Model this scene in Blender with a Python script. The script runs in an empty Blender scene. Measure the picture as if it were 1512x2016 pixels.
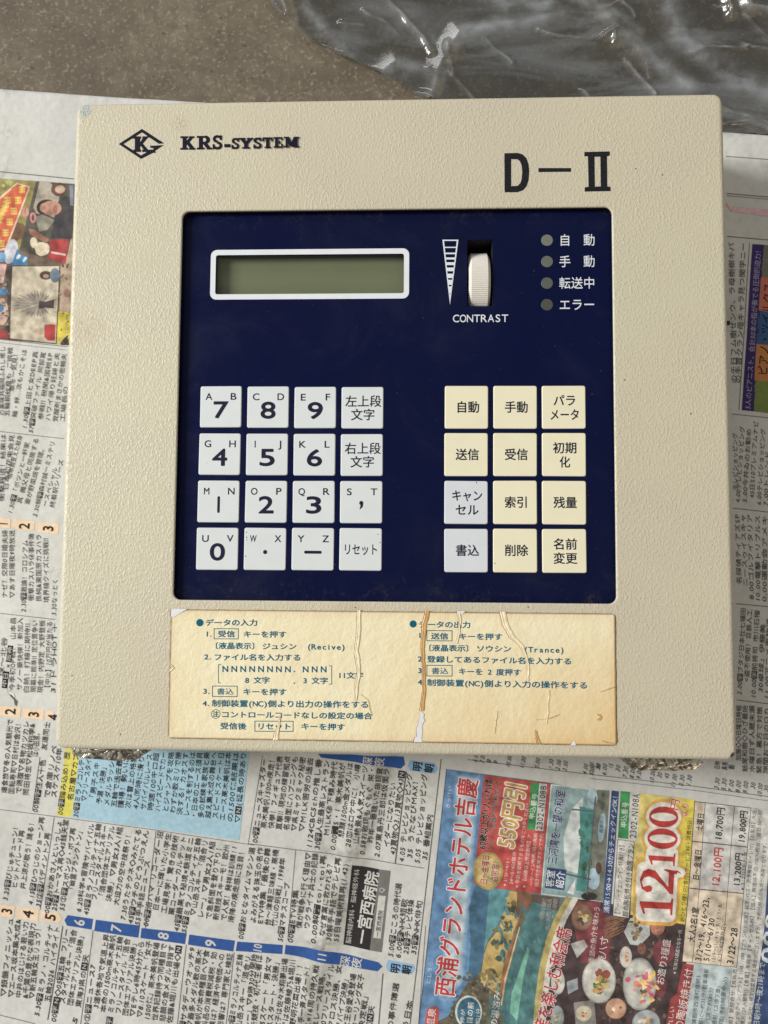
import bpy, bmesh, math, random
from mathutils import Matrix, Vector, noise
random.seed(7)
S = 0.001                      # everything is laid out in millimetres
SC = bpy.context.scene
COL = SC.collection
FACE = 50.0                    # height of the unit's front face above the floor
# ------------------------------------------------------------------ camera
Rcw = Matrix(((0.999210515108148, -0.004758999704580806, 0.03944234297200666),
              (0.007245973451713396, 0.9979775913622732, -0.06315237927024439),
              (-0.039062032282597234, 0.06338831959097455, 0.9972241867170019)))
CP = Vector((9.00133804, -56.96243231, 303.24729267 + FACE))
cam = bpy.data.objects.new('camera', bpy.data.cameras.new('camera')); COL.objects.link(cam)
cam.matrix_world = Matrix.Translation(CP * S) @ Rcw.to_4x4()
cam.data.sensor_fit = 'VERTICAL'; cam.data.sensor_height = 24; cam.data.lens = 24 * 1514 / 2016
cam.data.clip_start = 0.01; cam.data.clip_end = 50
SC.camera = cam
cam.data.dof.use_dof = True; cam.data.dof.focus_distance = 0.305; cam.data.dof.aperture_fstop = 9
# ------------------------------------------------------------------ world and lamps (indoor daylight)
W = bpy.data.worlds.new('World'); SC.world = W; W.use_nodes = True
W.node_tree.nodes['Background'].inputs[0].default_value = (1.0, 0.97, 0.91, 1)
W.node_tree.nodes['Background'].inputs[1].default_value = 0.27
def lamp(name, loc, target, size, sizey, power, color):
    l = bpy.data.lights.new(name, 'AREA'); l.shape = 'RECTANGLE'; l.size = size; l.size_y = sizey
    l.energy = power; l.color = color
    o = bpy.data.objects.new(name, l); COL.objects.link(o); o.location = loc
    o.rotation_euler = (Vector(target) - Vector(loc)).to_track_quat('-Z', 'Y').to_euler()
lamp('window_light', (-2.75, 0.62, 1.85), (0, 0, 0), 0.95, 1.3, 138, (1.0, 0.99, 0.96))
lamp('room_light', (-0.65, 2.0, 1.35), (0, 0, 0), 0.8, 0.5, 7, (1.0, 0.99, 0.95))
lamp('warm_fill_light', (0.9, -1.3, 1.3), (0, 0, 0), 0.4, 0.4, 3.6, (1.0, 0.80, 0.56))  # unseen warm fill, added to tint the lower right side
SC.view_settings.view_transform = 'Standard'; SC.view_settings.look = 'None'
SC.view_settings.exposure = 0.0; SC.view_settings.gamma = 1

# ------------------------------------------------------------------ helpers
def P(px, py, z=0.0):
    """photograph pixel -> point (mm) on the horizontal plane z"""
    d = Rcw @ Vector(((px - 756) / 1514, -(py - 1008) / 1514, -1))
    t = (z - CP.z) / d.z
    return CP + d * t
def lin(c):
    return tuple((x / 255 / 12.92) if x / 255 <= 0.04045 else ((x / 255 + 0.055) / 1.055) ** 2.4 for x in c)
MATS = {}
def mat(name, col, rough=0.6, var=0.0, vscale=300, bump=0.0, bscale=900, metal=0.0, spec=0.5, dist=0.0003, coat=0):
    if name in MATS: return MATS[name]
    m = bpy.data.materials.new(name); m.use_nodes = True; nt = m.node_tree; b = nt.nodes['Principled BSDF']
    b.inputs['Base Color'].default_value = (*col, 1); b.inputs['Roughness'].default_value = rough
    b.inputs['Metallic'].default_value = metal; b.inputs['Specular IOR Level'].default_value = spec
    b.inputs['Coat Weight'].default_value = coat
    g = nt.nodes.new('ShaderNodeNewGeometry')
    if var:
        n = nt.nodes.new('ShaderNodeTexNoise'); n.inputs['Scale'].default_value = vscale; n.inputs['Detail'].default_value = 4
        nt.links.new(g.outputs['Position'], n.inputs['Vector'])
        r = nt.nodes.new('ShaderNodeMapRange'); r.inputs[1].default_value = .3; r.inputs[2].default_value = .7
        r.inputs[3].default_value = 1 - var; r.inputs[4].default_value = 1 + var
        nt.links.new(n.outputs['Fac'], r.inputs[0])
        v = nt.nodes.new('ShaderNodeVectorMath'); v.operation = 'SCALE'; v.inputs[0].default_value = col
        nt.links.new(r.outputs[0], v.inputs['Scale']); nt.links.new(v.outputs[0], b.inputs['Base Color'])
    if bump:
        n = nt.nodes.new('ShaderNodeTexNoise'); n.inputs['Scale'].default_value = bscale; n.inputs['Detail'].default_value = 3
        nt.links.new(g.outputs['Position'], n.inputs['Vector'])
        bu = nt.nodes.new('ShaderNodeBump'); bu.inputs['Strength'].default_value = bump; bu.inputs['Distance'].default_value = dist
        nt.links.new(n.outputs['Fac'], bu.inputs['Height']); nt.links.new(bu.outputs[0], b.inputs['Normal'])
    MATS[name] = m
    return m
class N:
    """tiny node graph helper"""
    def __init__(s, m): s.nt = m.node_tree
    def add(s, t, **k):
        n = s.nt.nodes.new(t)
        for a, v in k.items():
            if a.startswith('i_'):
                key = a[2:]; key = int(key) if key.isdigit() else key.replace('_', ' ')
                if hasattr(v, 'is_output') or isinstance(v, bpy.types.NodeSocket): s.nt.links.new(v, n.inputs[key])
                else: n.inputs[key].default_value = v
            else: setattr(n, a, v)
        return n
    def link(s, a, b): s.nt.links.new(a, b)
    def mix(s, f, a, b):
        n = s.nt.nodes.new('ShaderNodeMix'); n.data_type = 'RGBA'
        for i, v in ((0, f), (6, a), (7, b)):
            if isinstance(v, bpy.types.NodeSocket): s.nt.links.new(v, n.inputs[i])
            else: n.inputs[i].default_value = v
        return n.outputs[2]
    def rng(s, v, a, b, c=0.0, d=1.0):
        n = s.nt.nodes.new('ShaderNodeMapRange'); s.nt.links.new(v, n.inputs[0])
        for i, x in zip((1, 2, 3, 4), (a, b, c, d)): n.inputs[i].default_value = x
        return n.outputs[0]
    def math(s, op, a, b=0.0):
        n = s.nt.nodes.new('ShaderNodeMath'); n.operation = op
        for i, v in ((0, a), (1, b)):
            if isinstance(v, bpy.types.NodeSocket): s.nt.links.new(v, n.inputs[i])
            else: n.inputs[i].default_value = v
        return n.outputs[0]
    def noise(s, vec, scale, detail=4, rough=.5, dist=0):
        n = s.nt.nodes.new('ShaderNodeTexNoise'); s.nt.links.new(vec, n.inputs['Vector'])
        n.inputs['Scale'].default_value = scale; n.inputs['Detail'].default_value = detail
        n.inputs['Roughness'].default_value = rough; n.inputs['Distortion'].default_value = dist
        return n.outputs['Fac']

class MB:
    """collects verts (mm) and faces with materials; builds ONE mesh object"""
    def __init__(s): s.v = []; s.f = []; s.m = []; s.ms = []
    def mi(s, m):
        if m not in s.ms: s.ms.append(m)
        return s.ms.index(m)
    def add(s, vs, fs, m):
        o = len(s.v); s.v += [tuple(v) for v in vs]; k = s.mi(m)
        for f in fs: s.f.append([i + o for i in f]); s.m.append(k)
    def build(s, name, parent=None, smooth=False, origin=None):
        me = bpy.data.meshes.new(name)
        ox = origin if origin else (0, 0, 0)
        me.from_pydata([((x - ox[0]) * S, (y - ox[1]) * S, (z - ox[2]) * S) for x, y, z in s.v], [], s.f)
        for m in s.ms: me.materials.append(m)
        me.polygons.foreach_set('material_index', s.m)
        if smooth: me.polygons.foreach_set('use_smooth', [True] * len(s.f))
        me.update()
        o = bpy.data.objects.new(name, me); COL.objects.link(o)
        o.location = Vector(ox) * S
        if parent: o.parent = parent; o.location = Vector(ox) * S - (parent.location if parent.parent is None else parent.location + parent.parent.location)
        return o
def thing(name, label, cat, loc=(0, 0, 0)):
    o = bpy.data.objects.new(name, None); COL.objects.link(o); o.location = Vector(loc) * S
    o.empty_display_size = .02; o['label'] = label; o['category'] = cat
    return o
# --- glyphs: built-in font, flat print
GC = {}
def raw_mesh(c):
    o = bpy.data.objects.new('t', c); COL.objects.link(o)
    dg = bpy.context.evaluated_depsgraph_get(); dg.update()
    me = bpy.data.meshes.new_from_object(o.evaluated_get(dg))
    vs = [tuple(v.co) for v in me.vertices]; fs = [tuple(p.vertices) for p in me.polygons]
    bpy.data.objects.remove(o); bpy.data.meshes.remove(me)
    return vs, fs
def glyph(ch, res=2):
    k = (ch, res)
    if k not in GC:
        c = bpy.data.curves.new('g', 'FONT'); c.body = ch; c.resolution_u = res
        vs, fs = raw_mesh(c); bpy.data.curves.remove(c)
        xs = [v[0] for v in vs] or [0, 0]
        GC[k] = (vs, fs, min(xs), max(xs))
    return GC[k]
def offsets(bold):
    """heavier type: the same glyph printed again, shifted a little each time"""
    if bold < .003: return [(0, 0)]
    n = 2 if bold < .011 else 4 if bold < .015 else 8
    return [(bold * math.cos(2 * math.pi * (i + .5) / n), bold * math.sin(2 * math.pi * (i + .5) / n)) for i in range(n)]
def adv(ch):
    if ch in '#@': return 1.0
    if ord(ch) < 0x250:
        if ch in ' ': return .5
        if ch in '.,:': return .32
        if ch in 'MW': return .85
        if ch.isdigit(): return .52
        if ch in 'Ili1()[]': return .45 if ch != '1' else .58
        return .6
    return 1.0
def fillshape(loops, ext=0.0):
    """2-D curve fill with holes; loops in mm -> (verts, faces)"""
    c = bpy.data.curves.new('s', 'CURVE'); c.dimensions = '2D'; c.fill_mode = 'BOTH' if ext else 'FRONT'; c.extrude = ext
    for lp in loops:
        sp = c.splines.new('POLY'); sp.points.add(len(lp) - 1)
        for p, q in zip(sp.points, lp): p.co = (q[0], q[1], 0, 1)
        sp.use_cyclic_u = True
    r = raw_mesh(c); bpy.data.curves.remove(c)
    return r
def text_line(mb, a, b, s, h, m, z=0.0, bold=0.0, zf=None, inv=None, shear=0.0, box=None, even=True):
    """lay string s between world points a and b (centre line), glyph height h mm (em)"""
    a = Vector((a[0], a[1])); b = Vector((b[0], b[1])); u = b - a; L = u.length; u /= L; n = Vector((-u.y, u.x))
    tot = sum(adv(c) for c in s); pitch = L / tot; x = 0.0
    def put(vs, fs, mm, zz):
        out = []
        for (gx, gy) in vs:
            p = a + u * gx + n * gy
            out.append((p.x, p.y, (zf(p.x, p.y) if zf else 0) + zz))
        mb.add(out, fs, mm)
    for ch in s:
        w = adv(ch)
        if ch in '#@':
            hw = pitch * .5; cx = (x + .5) * pitch; k = .47 * h
            put([(cx - hw * .98, -k), (cx + hw * .98, -k), (cx + hw * .98, k), (cx - hw * .98, k)], [(0, 1, 2, 3)], m, z)
            gv, gf, g0, g1 = glyph('字' if ch == '#' else 'N')
            gc = (g0 + g1) / 2
            if inv: put([(cx + (v[0] - gc) * pitch * .85, (v[1] - .37) * h * .85) for v in gv], gf, inv, z + .04)
        elif ch != ' ' and ch != '　':
            asc = ord(ch) < 0x250
            gv, gf, g0, g1 = glyph(ch, 2 if zf else 5)
            if gf:
                cx = (x + w / 2) * pitch; gc = (g0 + g1) / 2 if asc else .5
                sx = pitch * (1.0 if not asc else min(1.0, .92 * w / max(.1, g1 - g0)) if (g1 - g0) > w * .92 else 1.0)
                if asc: sx = min(pitch * 1.0, pitch * .9 * w / max(.12, g1 - g0)) if g1 - g0 > .3 else pitch
                sh = shear if (asc and ch.isdigit()) else 0
                for q_, (ox_, oy_) in enumerate(offsets(bold)):
                    put([(cx + (v[0] + ox_ - gc) * sx + sh * (v[1] - .37) * h, (v[1] + oy_ - .37) * h) for v in gv], gf, m, z + q_ * .0012)
        x += w
def disc(cx, cy, rx, ry=None, n=28, rot=0):
    ry = ry or rx
    return [(cx + rx * math.cos(t) * math.cos(rot) - ry * math.sin(t) * math.sin(rot),
             cy + rx * math.cos(t) * math.sin(rot) + ry * math.sin(t) * math.cos(rot)) for t in [2 * math.pi * i / n for i in range(n)]]
def rrect(x0, y0, x1, y1, r, k=6):
    pts = []
    for cx, cy, a0 in ((x1 - r, y1 - r, 0), (x0 + r, y1 - r, 90), (x0 + r, y0 + r, 180), (x1 - r, y0 + r, 270)):
        for i in range(k + 1):
            t = math.radians(a0 + 90 * i / k); pts.append((cx + r * math.cos(t), cy + r * math.sin(t)))
    return pts

# ================================================================== SETTING: concrete floor
def floor_material():
    m = bpy.data.materials.new('concrete'); m.use_nodes = True; g = N(m); b = m.node_tree.nodes['Principled BSDF']
    pos = g.add('ShaderNodeNewGeometry').outputs['Position']
    n1 = g.noise(pos, 16, 6, .7, .5); n2 = g.noise(pos, 130, 6, .7, .3); n3 = g.noise(pos, 520, 3, .65)
    n4 = g.noise(pos, 300, 3, .6, .3)
    c = g.mix(g.rng(n1, .35, .65), (*lin((86, 76, 62)), 1), (*lin((116, 107, 89)), 1))
    c = g.mix(g.math('MULTIPLY', g.rng(n2, .42, .68), .75), c, (*lin((84, 71, 60)), 1))
    c = g.mix(g.math('MULTIPLY', g.rng(n3, .54, .68), .4), c, (*lin((171, 160, 137)), 1))
    c = g.mix(g.math('MULTIPLY', g.rng(n4, .63, .70), .7), c, (*lin((62, 53, 46)), 1))
    g.link(c, b.inputs['Base Color']); b.inputs['Roughness'].default_value = .75
    bu = g.add('ShaderNodeBump', i_Strength=.45, i_Distance=.0006)
    g.link(n2, bu.inputs['Height']); g.link(bu.outputs[0], b.inputs['Normal'])
    return m
fl = MB(); R = 1500
fl.add([(-R, -R, -.6), (R, -R, -.6), (R, R, -.6), (-R, R, -.6)], [(0, 1, 2, 3)], floor_material())
o = fl.build('floor'); o['kind'] = 'structure'

# ================================================================== NEWSPAPER
def seg_d(x, y, a, b):
    ax, ay = a; bx, by = b; dx, dy = bx - ax, by - ay
    t = max(0, min(1, ((x - ax) * dx + (y - ay) * dy) / (dx * dx + dy * dy)))
    ex, ey = x - ax - t * dx, y - ay - t * dy
    return math.hypot(ex, ey), t, (ex * dy - ey * dx)
CR = [P(745, 1430), P(715, 1600), P(668, 1740), P(640, 1870), P(575, 2060)]
CR = [(p.x, p.y) for p in CR]
def paper_z(x, y):
    v = Vector((x / 62, y / 80, 3.1))
    z = 1.1 + 1.4 * noise.noise(v) + .42 * noise.noise(Vector((x / 26, y / 30, 8)))
    d = min(seg_d(x, y, CR[i], CR[i + 1])[0] for i in range(4))
    z += 1.1 * math.exp(-(d / 5.5) ** 2) - .5 * math.exp(-((d - 10) / 5) ** 2)
    # the flap along the top margin lifts a little
    if abs(x) < 128 and abs(y) < 128: z = min(z, 1.9)
    return max(z, -.1) + .15
def paper_material():
    m = bpy.data.materials.new('newsprint'); m.use_nodes = True; g = N(m); b = m.node_tree.nodes['Principled BSDF']
    pos = g.add('ShaderNodeNewGeometry').outputs['Position']
    n1 = g.noise(pos, 14, 4, .6); n2 = g.noise(pos, 45, 6, .7, 1.0); n3 = g.noise(pos, 420, 2, .5)
    c = g.mix(g.rng(n1, .3, .7), (*lin((211, 210, 207)), 1), (*lin((199, 199, 193)), 1))
    c = g.mix(g.math('MULTIPLY', g.rng(n3, .45, .8), .22), c, (*lin((150, 150, 148)), 1))    # show-through of the back page
    c = g.mix(g.math('MULTIPLY', g.rng(n2, .58, .78), .6), c, (*lin((126, 122, 108)), 1))  # dirt
    # dirt along the crease
    sep = g.add('ShaderNodeSeparateXYZ'); g.link(pos, sep.inputs[0])
    a, bb = CR[1], CR[4]; ang = math.atan2(bb[1] - a[1], bb[0] - a[0]); nx, ny = -math.sin(ang), math.cos(ang)
    d = g.math('ADD', g.math('MULTIPLY', sep.outputs[0], nx), g.math('MULTIPLY', sep.outputs[1], ny))
    d = g.math('ABSOLUTE', g.math('ADD', d, -(a[0] * nx + a[1] * ny) * S))
    f = g.math('MULTIPLY', g.rng(d, .017, .0, 0, 1), g.rng(n2, .44, .66))
    low = g.rng(sep.outputs[1], -.13, -.16, 0, 1)
    f = g.math('MULTIPLY', f, low)
    c = g.mix(g.math('MULTIPLY', f, .85), c, (*lin((112, 106, 90)), 1))
    g.link(c, b.inputs['Base Color']); b.inputs['Roughness'].default_value = .8; b.inputs['Specular IOR Level'].default_value = .25
    n5 = g.noise(pos, 60, 3, .5)
    bu = g.add('ShaderNodeBump', i_Strength=.8, i_Distance=.0016)
    g.link(n5, bu.inputs['Height']); g.link(bu.outputs[0], b.inputs['Normal'])
    return m
news = thing('newspaper', 'spread Japanese newspaper with programme listings and hotel advert, lying under the cream control box', 'newspaper')
def top_edge(x):
    a, b, c = P(-60, 173), P(155, 191), P(1512, 269)
    if x < b.x: return a.y + (b.y - a.y) * (x - a.x) / (b.x - a.x)
    return b.y + (c.y - b.y) * (x - b.x) / (c.x - b.x)
X0, X1, Y0 = -230.0, 245.0, -345.0
nx_, ny_ = 230, 270
mb = MB(); vs = []; fs = []
for j in range(ny_ + 1):
    for i in range(nx_ + 1):
        x = X0 + (X1 - X0) * i / nx_; yt = top_edge(x); y = Y0 + (yt - Y0) * j / ny_
        vs.append((x, y, paper_z(x, y)))
fs = [(j * (nx_ + 1) + i, j * (nx_ + 1) + i + 1, (j + 1) * (nx_ + 1) + i + 1, (j + 1) * (nx_ + 1) + i) for j in range(ny_) for i in range(nx_)]
mb.add(vs, fs, paper_material())
sheet = mb.build('paper_sheet', news, smooth=True)
so = sheet.modifiers.new('thickness', 'SOLIDIFY'); so.thickness = .00008; so.offset = -1

PATCH = {'A': (0, 1440, 3.024), 'B': (0, 1720, 3.024), 'C': (460, 1460, 3.6), 'D': (820, 1480, 3.761), 'E': (1160, 1480, 3.761),
         'L': (0, 320, 5.6), 'M': (0, 660, 5.04), 'K': (0, 1040, 4.58), 'R': (1400, 240, 4.58), 'T': (1400, 1080, 4.38), 'U': (1400, 660, 4.58)}
def Q(p, x, y, z=1.0):
    a, b, s = PATCH[p]; w = P(a + x / s, b + y / s, z); return (w.x, w.y)
PXMM = 4.3
def ink(name, rgb, k=1.0):
    return mat('ink_' + name, tuple(v * k for v in lin(rgb)), .75, .40 if name[0] == 'p' and name[1:2].isdigit() else .10, 230 if name[0] == 'p' and name[1:2].isdigit() else 500, .35, 60, spec=.2, dist=.0012)
BLK = ink('black', (52, 50, 50)); GRY = ink('faded', (84, 84, 82)); WHT = ink('white', (200, 199, 194)); PAP = ink('paper', (202, 201, 200))
def nl(mb, p, x0, y0, x1, y1, s, h=38, m=None, bold=0.0, z=.2, inv=None, shear=.18):
    text_line(mb, Q(p, x0, y0), Q(p, x1, y1), s, h / PATCH[p][2] / PXMM * .98, m or BLK, z, bold, paper_z, inv or PAP, shear)
def conform(vs, fs, step=2.0):
    bm = bmesh.new(); vv = [bm.verts.new((x, y, 0)) for x, y, *_ in vs]
    for f in fs:
        try: bm.faces.new([vv[i] for i in f])
        except ValueError: pass
    for ax in (0, 1):
        cs = [v.co[ax] for v in bm.verts]; k = math.ceil(min(cs) / step) * step
        no = (1, 0, 0) if ax == 0 else (0, 1, 0)
        while k < max(cs):
            bmesh.ops.bisect_plane(bm, geom=bm.verts[:] + bm.edges[:] + bm.faces[:], plane_co=(k if ax == 0 else 0, k if ax else 0, 0), plane_no=no, dist=1e-5)
            k += step
    bm.verts.index_update()
    r = [tuple(v.co) for v in bm.verts], [tuple(v.index for v in f.verts) for f in bm.faces]
    bm.free(); return r
def npoly(mb, p, pts, m, z=.12):
    w = [Q(p, *q) for q in pts]
    vs, fs = fillshape([w]); vs, fs = conform(vs, fs)
    mb.add([(x, y, paper_z(x, y) + z) for x, y, *_ in vs], fs, m)
def nline(mb, p, pts, w, m, z=.14):
    w = w / PATCH[p][2] / PXMM
    for (x0, y0), (x1, y1) in zip(pts[:-1], pts[1:]):
        a = Vector(Q(p, x0, y0)); b = Vector(Q(p, x1, y1)); u = (b - a); L = u.length; u /= L; n = Vector((-u.y, u.x)) * w / 2
        k = max(1, int(L / 3)); vs = []
        for i in range(k + 1):
            c = a + u * (L * i / k)
            for s_ in (-1, 1):
                q = c + n * s_; vs.append((q.x, q.y, paper_z(q.x, q.y) + z))
        mb.add(vs, [(2 * i, 2 * i + 2, 2 * i + 3, 2 * i + 1) for i in range(k)], m)

A_ = [(28,365,62,-75,'爆食旅▽冬の人気観光で'),(70,370,112,-70,'回転寿司▽日村は金沢！'),(112,370,160,-65,'で満腹▽名物カツカレ'),(155,380,195,-50,'岡田将生▽松坂桃李&'),
(212,150,225,-10,'は小田原。'),(262,110,285,-60,'友達同士'),(210,480,258,165,'00解#住人十色'),(278,395,325,80,'で倉庫リノベ'),(320,395,355,95,'スケスケ10年'),
(360,495,402,120,'00#踏み込め！歴'),(418,410,455,130,'名古屋▽カブ'),(452,510,488,165,'30#ミラノコルテ'),(500,415,530,160,'▽フリースタイ'),(548,420,578,180,'「男子スキ'),
(590,430,622,190,'予選・決勝」'),(635,440,668,175,'メダルラッシ'),(678,450,714,165,'五輪で過去最'),(718,455,754,150,'獲得！勢いに'),(762,455,800,140,'次は雪上の格闘'),(808,460,846,140,'4人同時に滑り'),
(852,465,892,130,'サバイバルレース'),(895,470,932,125,'時速100キロ超'),(938,475,976,120,'ハイスピードでカー'),(985,480,1022,120,'とジャンプを攻略'),(1028,485,1066,120,'わずか数ミリで勝'),(1068,495,1108,120,'決する！カオスす'),
(1110,505,1150,120,'レースを制するのは'),(1152,520,1192,120,'・日本のエース須貝'),(1195,515,1234,120,'多の試練を家族と乗'),(1237,515,1276,120,'越え集大成の舞台へ'),(1280,520,1320,120,'スピードスケート日'),(1322,530,1362,120,'エース高木美帆は本'),
(1367,540,1407,120,'の1500㍍結果は'),(1412,545,1452,120,'▽@(延長の時あり'),
(28,1007,98,545,'3.25#びじゅチューン！'),(80,937,132,585,'ヒットパレード再'),(130,940,192,520,'井上涼が歌う！踊る！'),(180,1032,252,505,'4.15#ひつじのショーン再'),(225,1045,285,600,'35②#パディントン再'),
(278,1082,355,525,'00#おかあさんといっしょ'),(322,1065,395,520,'25#トーマス再◇45銭天堂'),(368,1065,438,570,'55②#スポンジ・ボブ再'),(422,960,480,570,'「幽霊プランクトン」'),(468,1072,548,545,'6.20科学×冒険サバイバル'),
(512,1090,590,545,'45#ミラノコルティナ五輪'),(560,1005,628,555,'フリースタイルスキー'),(602,1000,670,560,'「混合団体エアリアル'),(647,1010,716,565,'決勝」▽男女3人1組'),(692,1030,770,590,'大迫力の空中技祭り！'),
(733,1117,828,575,'7.30うたテクネ◇みたてる'),(777,1140,872,585,'45#ウチのどうぶつえん'),(818,1150,882,760,'55手手話ニュース'),(868,1157,958,590,'00#沼ハマ リコーダー沼'),(927,1065,1006,600,'日本一に輝いた小学生'),
(975,1080,1050,615,'工場見学！驚きの技術'),(1020,1090,1096,620,'栗コーダーカルテット'),(1050,1187,1140,625,'45#最果て秘境×鉄道ミニ'),(1094,1195,1184,630,'55#ミラノコルティナ五輪'),(1147,1095,1225,640,'▽山岳スキー「混合リ'),
(1192,1110,1267,650,'レー」▽男女2人1組'),(1240,1115,1308,665,'で急斜面を登り下り！'),(1284,1120,1352,670,'新競技スキーモ！欧州'),(1330,1125,1398,675,'で人気！発祥は訓練!?'),(1374,1135,1442,690,'滑降の疾走感に注目！')]
B_ = [(20,730,62,260,'▽銀盤フィニッシュ'),(65,735,108,270,'▽エース坂本集大成&'),(110,738,153,282,'中井のはじける若い力'),(150,742,196,290,'&千葉の豊かな表現力'),(188,745,232,300,'▽新五輪女王リュウ！'),
(218,845,303,300,'5.30#ミラノ・コルティナ'),(280,765,342,310,'五輪2026 ハイライト'),(318,880,398,325,'00#@◇05#五輪 フリー'),(368,775,442,330,'スタイルスキー「混合'),(415,785,487,345,'団体エアリアル決勝」'),(465,795,512,480,'東海3県の@天'),
(425,930,455,850,'45'),(512,935,553,540,'00②#ニュース7'),(570,800,636,355,'3連休各地で気温上昇'),(612,825,676,360,'本命の1500m高木美帆'),(657,830,718,370,'ミラノコルティナ五輪'),(702,835,760,380,'フリースタイル「混合'),(745,845,802,385,'団体エアリアル決勝」'),
(787,850,845,395,'▽Eテレ6時45分から'),(830,855,890,395,'▽8.10スケート「女子'),(874,870,935,405,'1500㍍」高木美帆登場'),(920,875,978,410,'世界記録持つ同種目で'),(965,880,1022,420,'悲願の金メダル目指す'),(1008,890,1066,425,'佐藤&堀川も出場◇@'),(640,960,655,850,'00#'),
(1082,930,1146,435,'#サタデーウオッチ9'),(1126,920,1190,445,'▽最多メダル数の高木'),(1170,920,1232,450,'美帆が本命種目へ▽食'),(1215,920,1277,460,'料品の消費税減税・効'),(1260,920,1322,470,'果は？経済や物価への'),(1308,920,1370,470,'影響は？専門家と検証'),(1372,920,1432,475,'00#ミラノコルティナ五輪'),(1418,920,1478,480,'山岳スキー「混合リ')]
C_ = [(50,1395,132,745,'00#おとなタイムマシン選'),(135,1285,192,745,'よみがえる珠玉の名作'),(188,1290,242,750,'ETV特集「最後の舞'),(238,1300,300,760,'台〜津軽三味線・高橋'),(285,1305,348,820,'竹山の挑戦」1998年'),(330,1410,380,995,'50#マチスコープ'),
(400,1420,442,1045,'00#ETV特集'),(460,1320,530,785,'僕が戦争に行く理由▽'),(515,1325,580,790,'ウクライナ兵士の記録'),(562,1425,636,805,'0.00解#toi-toi再'),(625,1370,685,840,'なぜ言葉に救われる？'),(672,1400,742,815,'30解手手話でテレビ再'),(725,1410,795,855,'55日曜美術館再(1.42)'),
(1110,1520,1170,1000,'5.00#こころの時代選'),(1163,1530,1212,1110,'6.00#NHK短歌'),(1218,1500,1258,1115,'25#テレビ体操'),(1272,1505,1318,1120,'35#NHK俳句'),
(150,715,218,120,'00#ニュースキャスター'),(208,615,275,100,'高木美帆1500m疾走！'),(262,615,330,100,'快挙！フィギュア代表'),(316,625,384,100,'直撃‼現地の練習拠点'),(370,630,438,100,'名場面にハプニングも'),(424,635,492,105,'▽県ミャクミャク秘密'),(478,640,546,110,'▽MILK苦労の過去'),
(532,755,605,120,'1124CBC5chの推し番'),(588,765,662,130,'30#人生最高レストラン'),(652,670,716,140,'MILK㊙下積み時代'),(700,770,772,150,'0.00#S・1 高木美帆が'),(758,680,826,150,'悲願1500m金メダルは'),(808,740,880,160,'28恋はロケ中に！ 小樽'),(865,720,934,165,'山絶景&人気スイーツ'),
(908,800,982,170,'0.58お歌詞もぐもぐ 栄・'),(965,720,1035,180,'昨年一番聴いた曲調査'),(1012,820,1084,185,'2.07東島丹三郎は仮面ラ'),(1080,750,1130,290,'イダーになりたい'),(1125,800,1192,205,'43買物◇3.13買物◇43@'),
(1188,850,1245,220,'4.05 テレビショッピング'),(1245,825,1290,240,'35 うたなびMAX！'),(1298,860,1352,225,'5.05 テレビショッピング'),(1350,835,1392,510,'35 番組案内'),
(92,2040,146,1500,'レー」▽9時30分開始'),(140,2040,185,1505,'新競技・初代王者は'),(196,2040,252,1515,'55スケート「男女マ'),(250,2040,308,1525,'ススタート・決勝」'),(304,2040,366,1530,'女子は佐々木翔夢出場'),(358,2040,420,1540,'では佐藤綾乃&堀川'),(412,2040,474,1550,'&野明花菜出場！！'),(468,2040,528,1560,'相手一斉スタート！'),
(520,2040,588,1570,'に×16周の持久戦'),(574,2040,638,1590,'はレース戦略、'),(628,2040,694,1570,'00フリースタイル'),(682,2040,748,1580,'クロス決勝、女'),(738,2040,798,1650,'フパイプ決勝」'),(792,2040,850,1640,'女王谷愛凌登場'),(848,2040,904,1640,'カーリング女子'),(900,2040,938,1760,'決定戦」'),(955,2040,978,1870,'回@天'),
(1105,2040,1152,1705,'の事件簿選'),(1212,2040,1250,1830,'う日本')]
K_ = [(45,630,50,15,'ナゼ？交際0日婚夫婦'),(115,630,112,15,'▽あす日曜夜9時放送'),(215,755,232,105,'2.30#激論！コロシアム'),(285,655,287,45,'衝撃カスハラ㊙事件簿'),(352,665,352,50,'良純&東国原カスハラ'),(420,670,415,60,'境界線クイズに挑戦‼'),(488,785,500,450,'3.30なっとく'),
(2,1340,40,980,'球〜北谷'),(68,1262,72,1222,'×'),(105,1465,122,800,'今季初OP戦！ 山本昌'),(172,1465,186,805,'サノー豪快弾！新加入'),(235,1490,252,820,'白熱！打線に期待‼'),(298,1480,318,825,'開幕に照準‼定位置争い'),(360,1485,385,825,'現金！内野定 大野登板'),(425,1470,452,835,'【中止】10万円が当たる'),(478,1490,496,840,'31ドラHOT＋')]
M_ = [(20,800,32,110,'の薬味共福岡ふれし癒し'),(70,810,105,120,'五輪銅紋章も ご挑戦'),(145,815,245,140,'輪・絆…次もかこそは'),(118,560,162,150,'章を一気見！'),(240,930,355,155,'1.30#上田と女DEEP真'),(302,970,430,165,'57#突破ファイル 阿部寛'),(400,840,498,170,'参戦‼税関&国税SP'),(470,850,568,170,'ハワイ帰り妊婦と夫'),(545,860,635,180,'覚醒剤まさかの密輸夫'),(615,860,650,500,'工場長の'),
(20,1650,35,980,'衝撃報道！結果は'),(58,1540,120,985,'日本初花束会見'),(90,1420,200,990,'坂本勢支えた献身'),(100,1770,270,1060,'1.30#「ポツンと一軒家'),(190,1670,362,1015,'真 義父母と同居する'),(265,1680,425,1090,'妻が野菜畑を管理。'),(345,1800,522,1045,'2.30解#森村誠一ミステリ'),(440,1700,545,1310,'ースペシャル'),(515,1710,605,1230,'終着駅シリーズ')]
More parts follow.
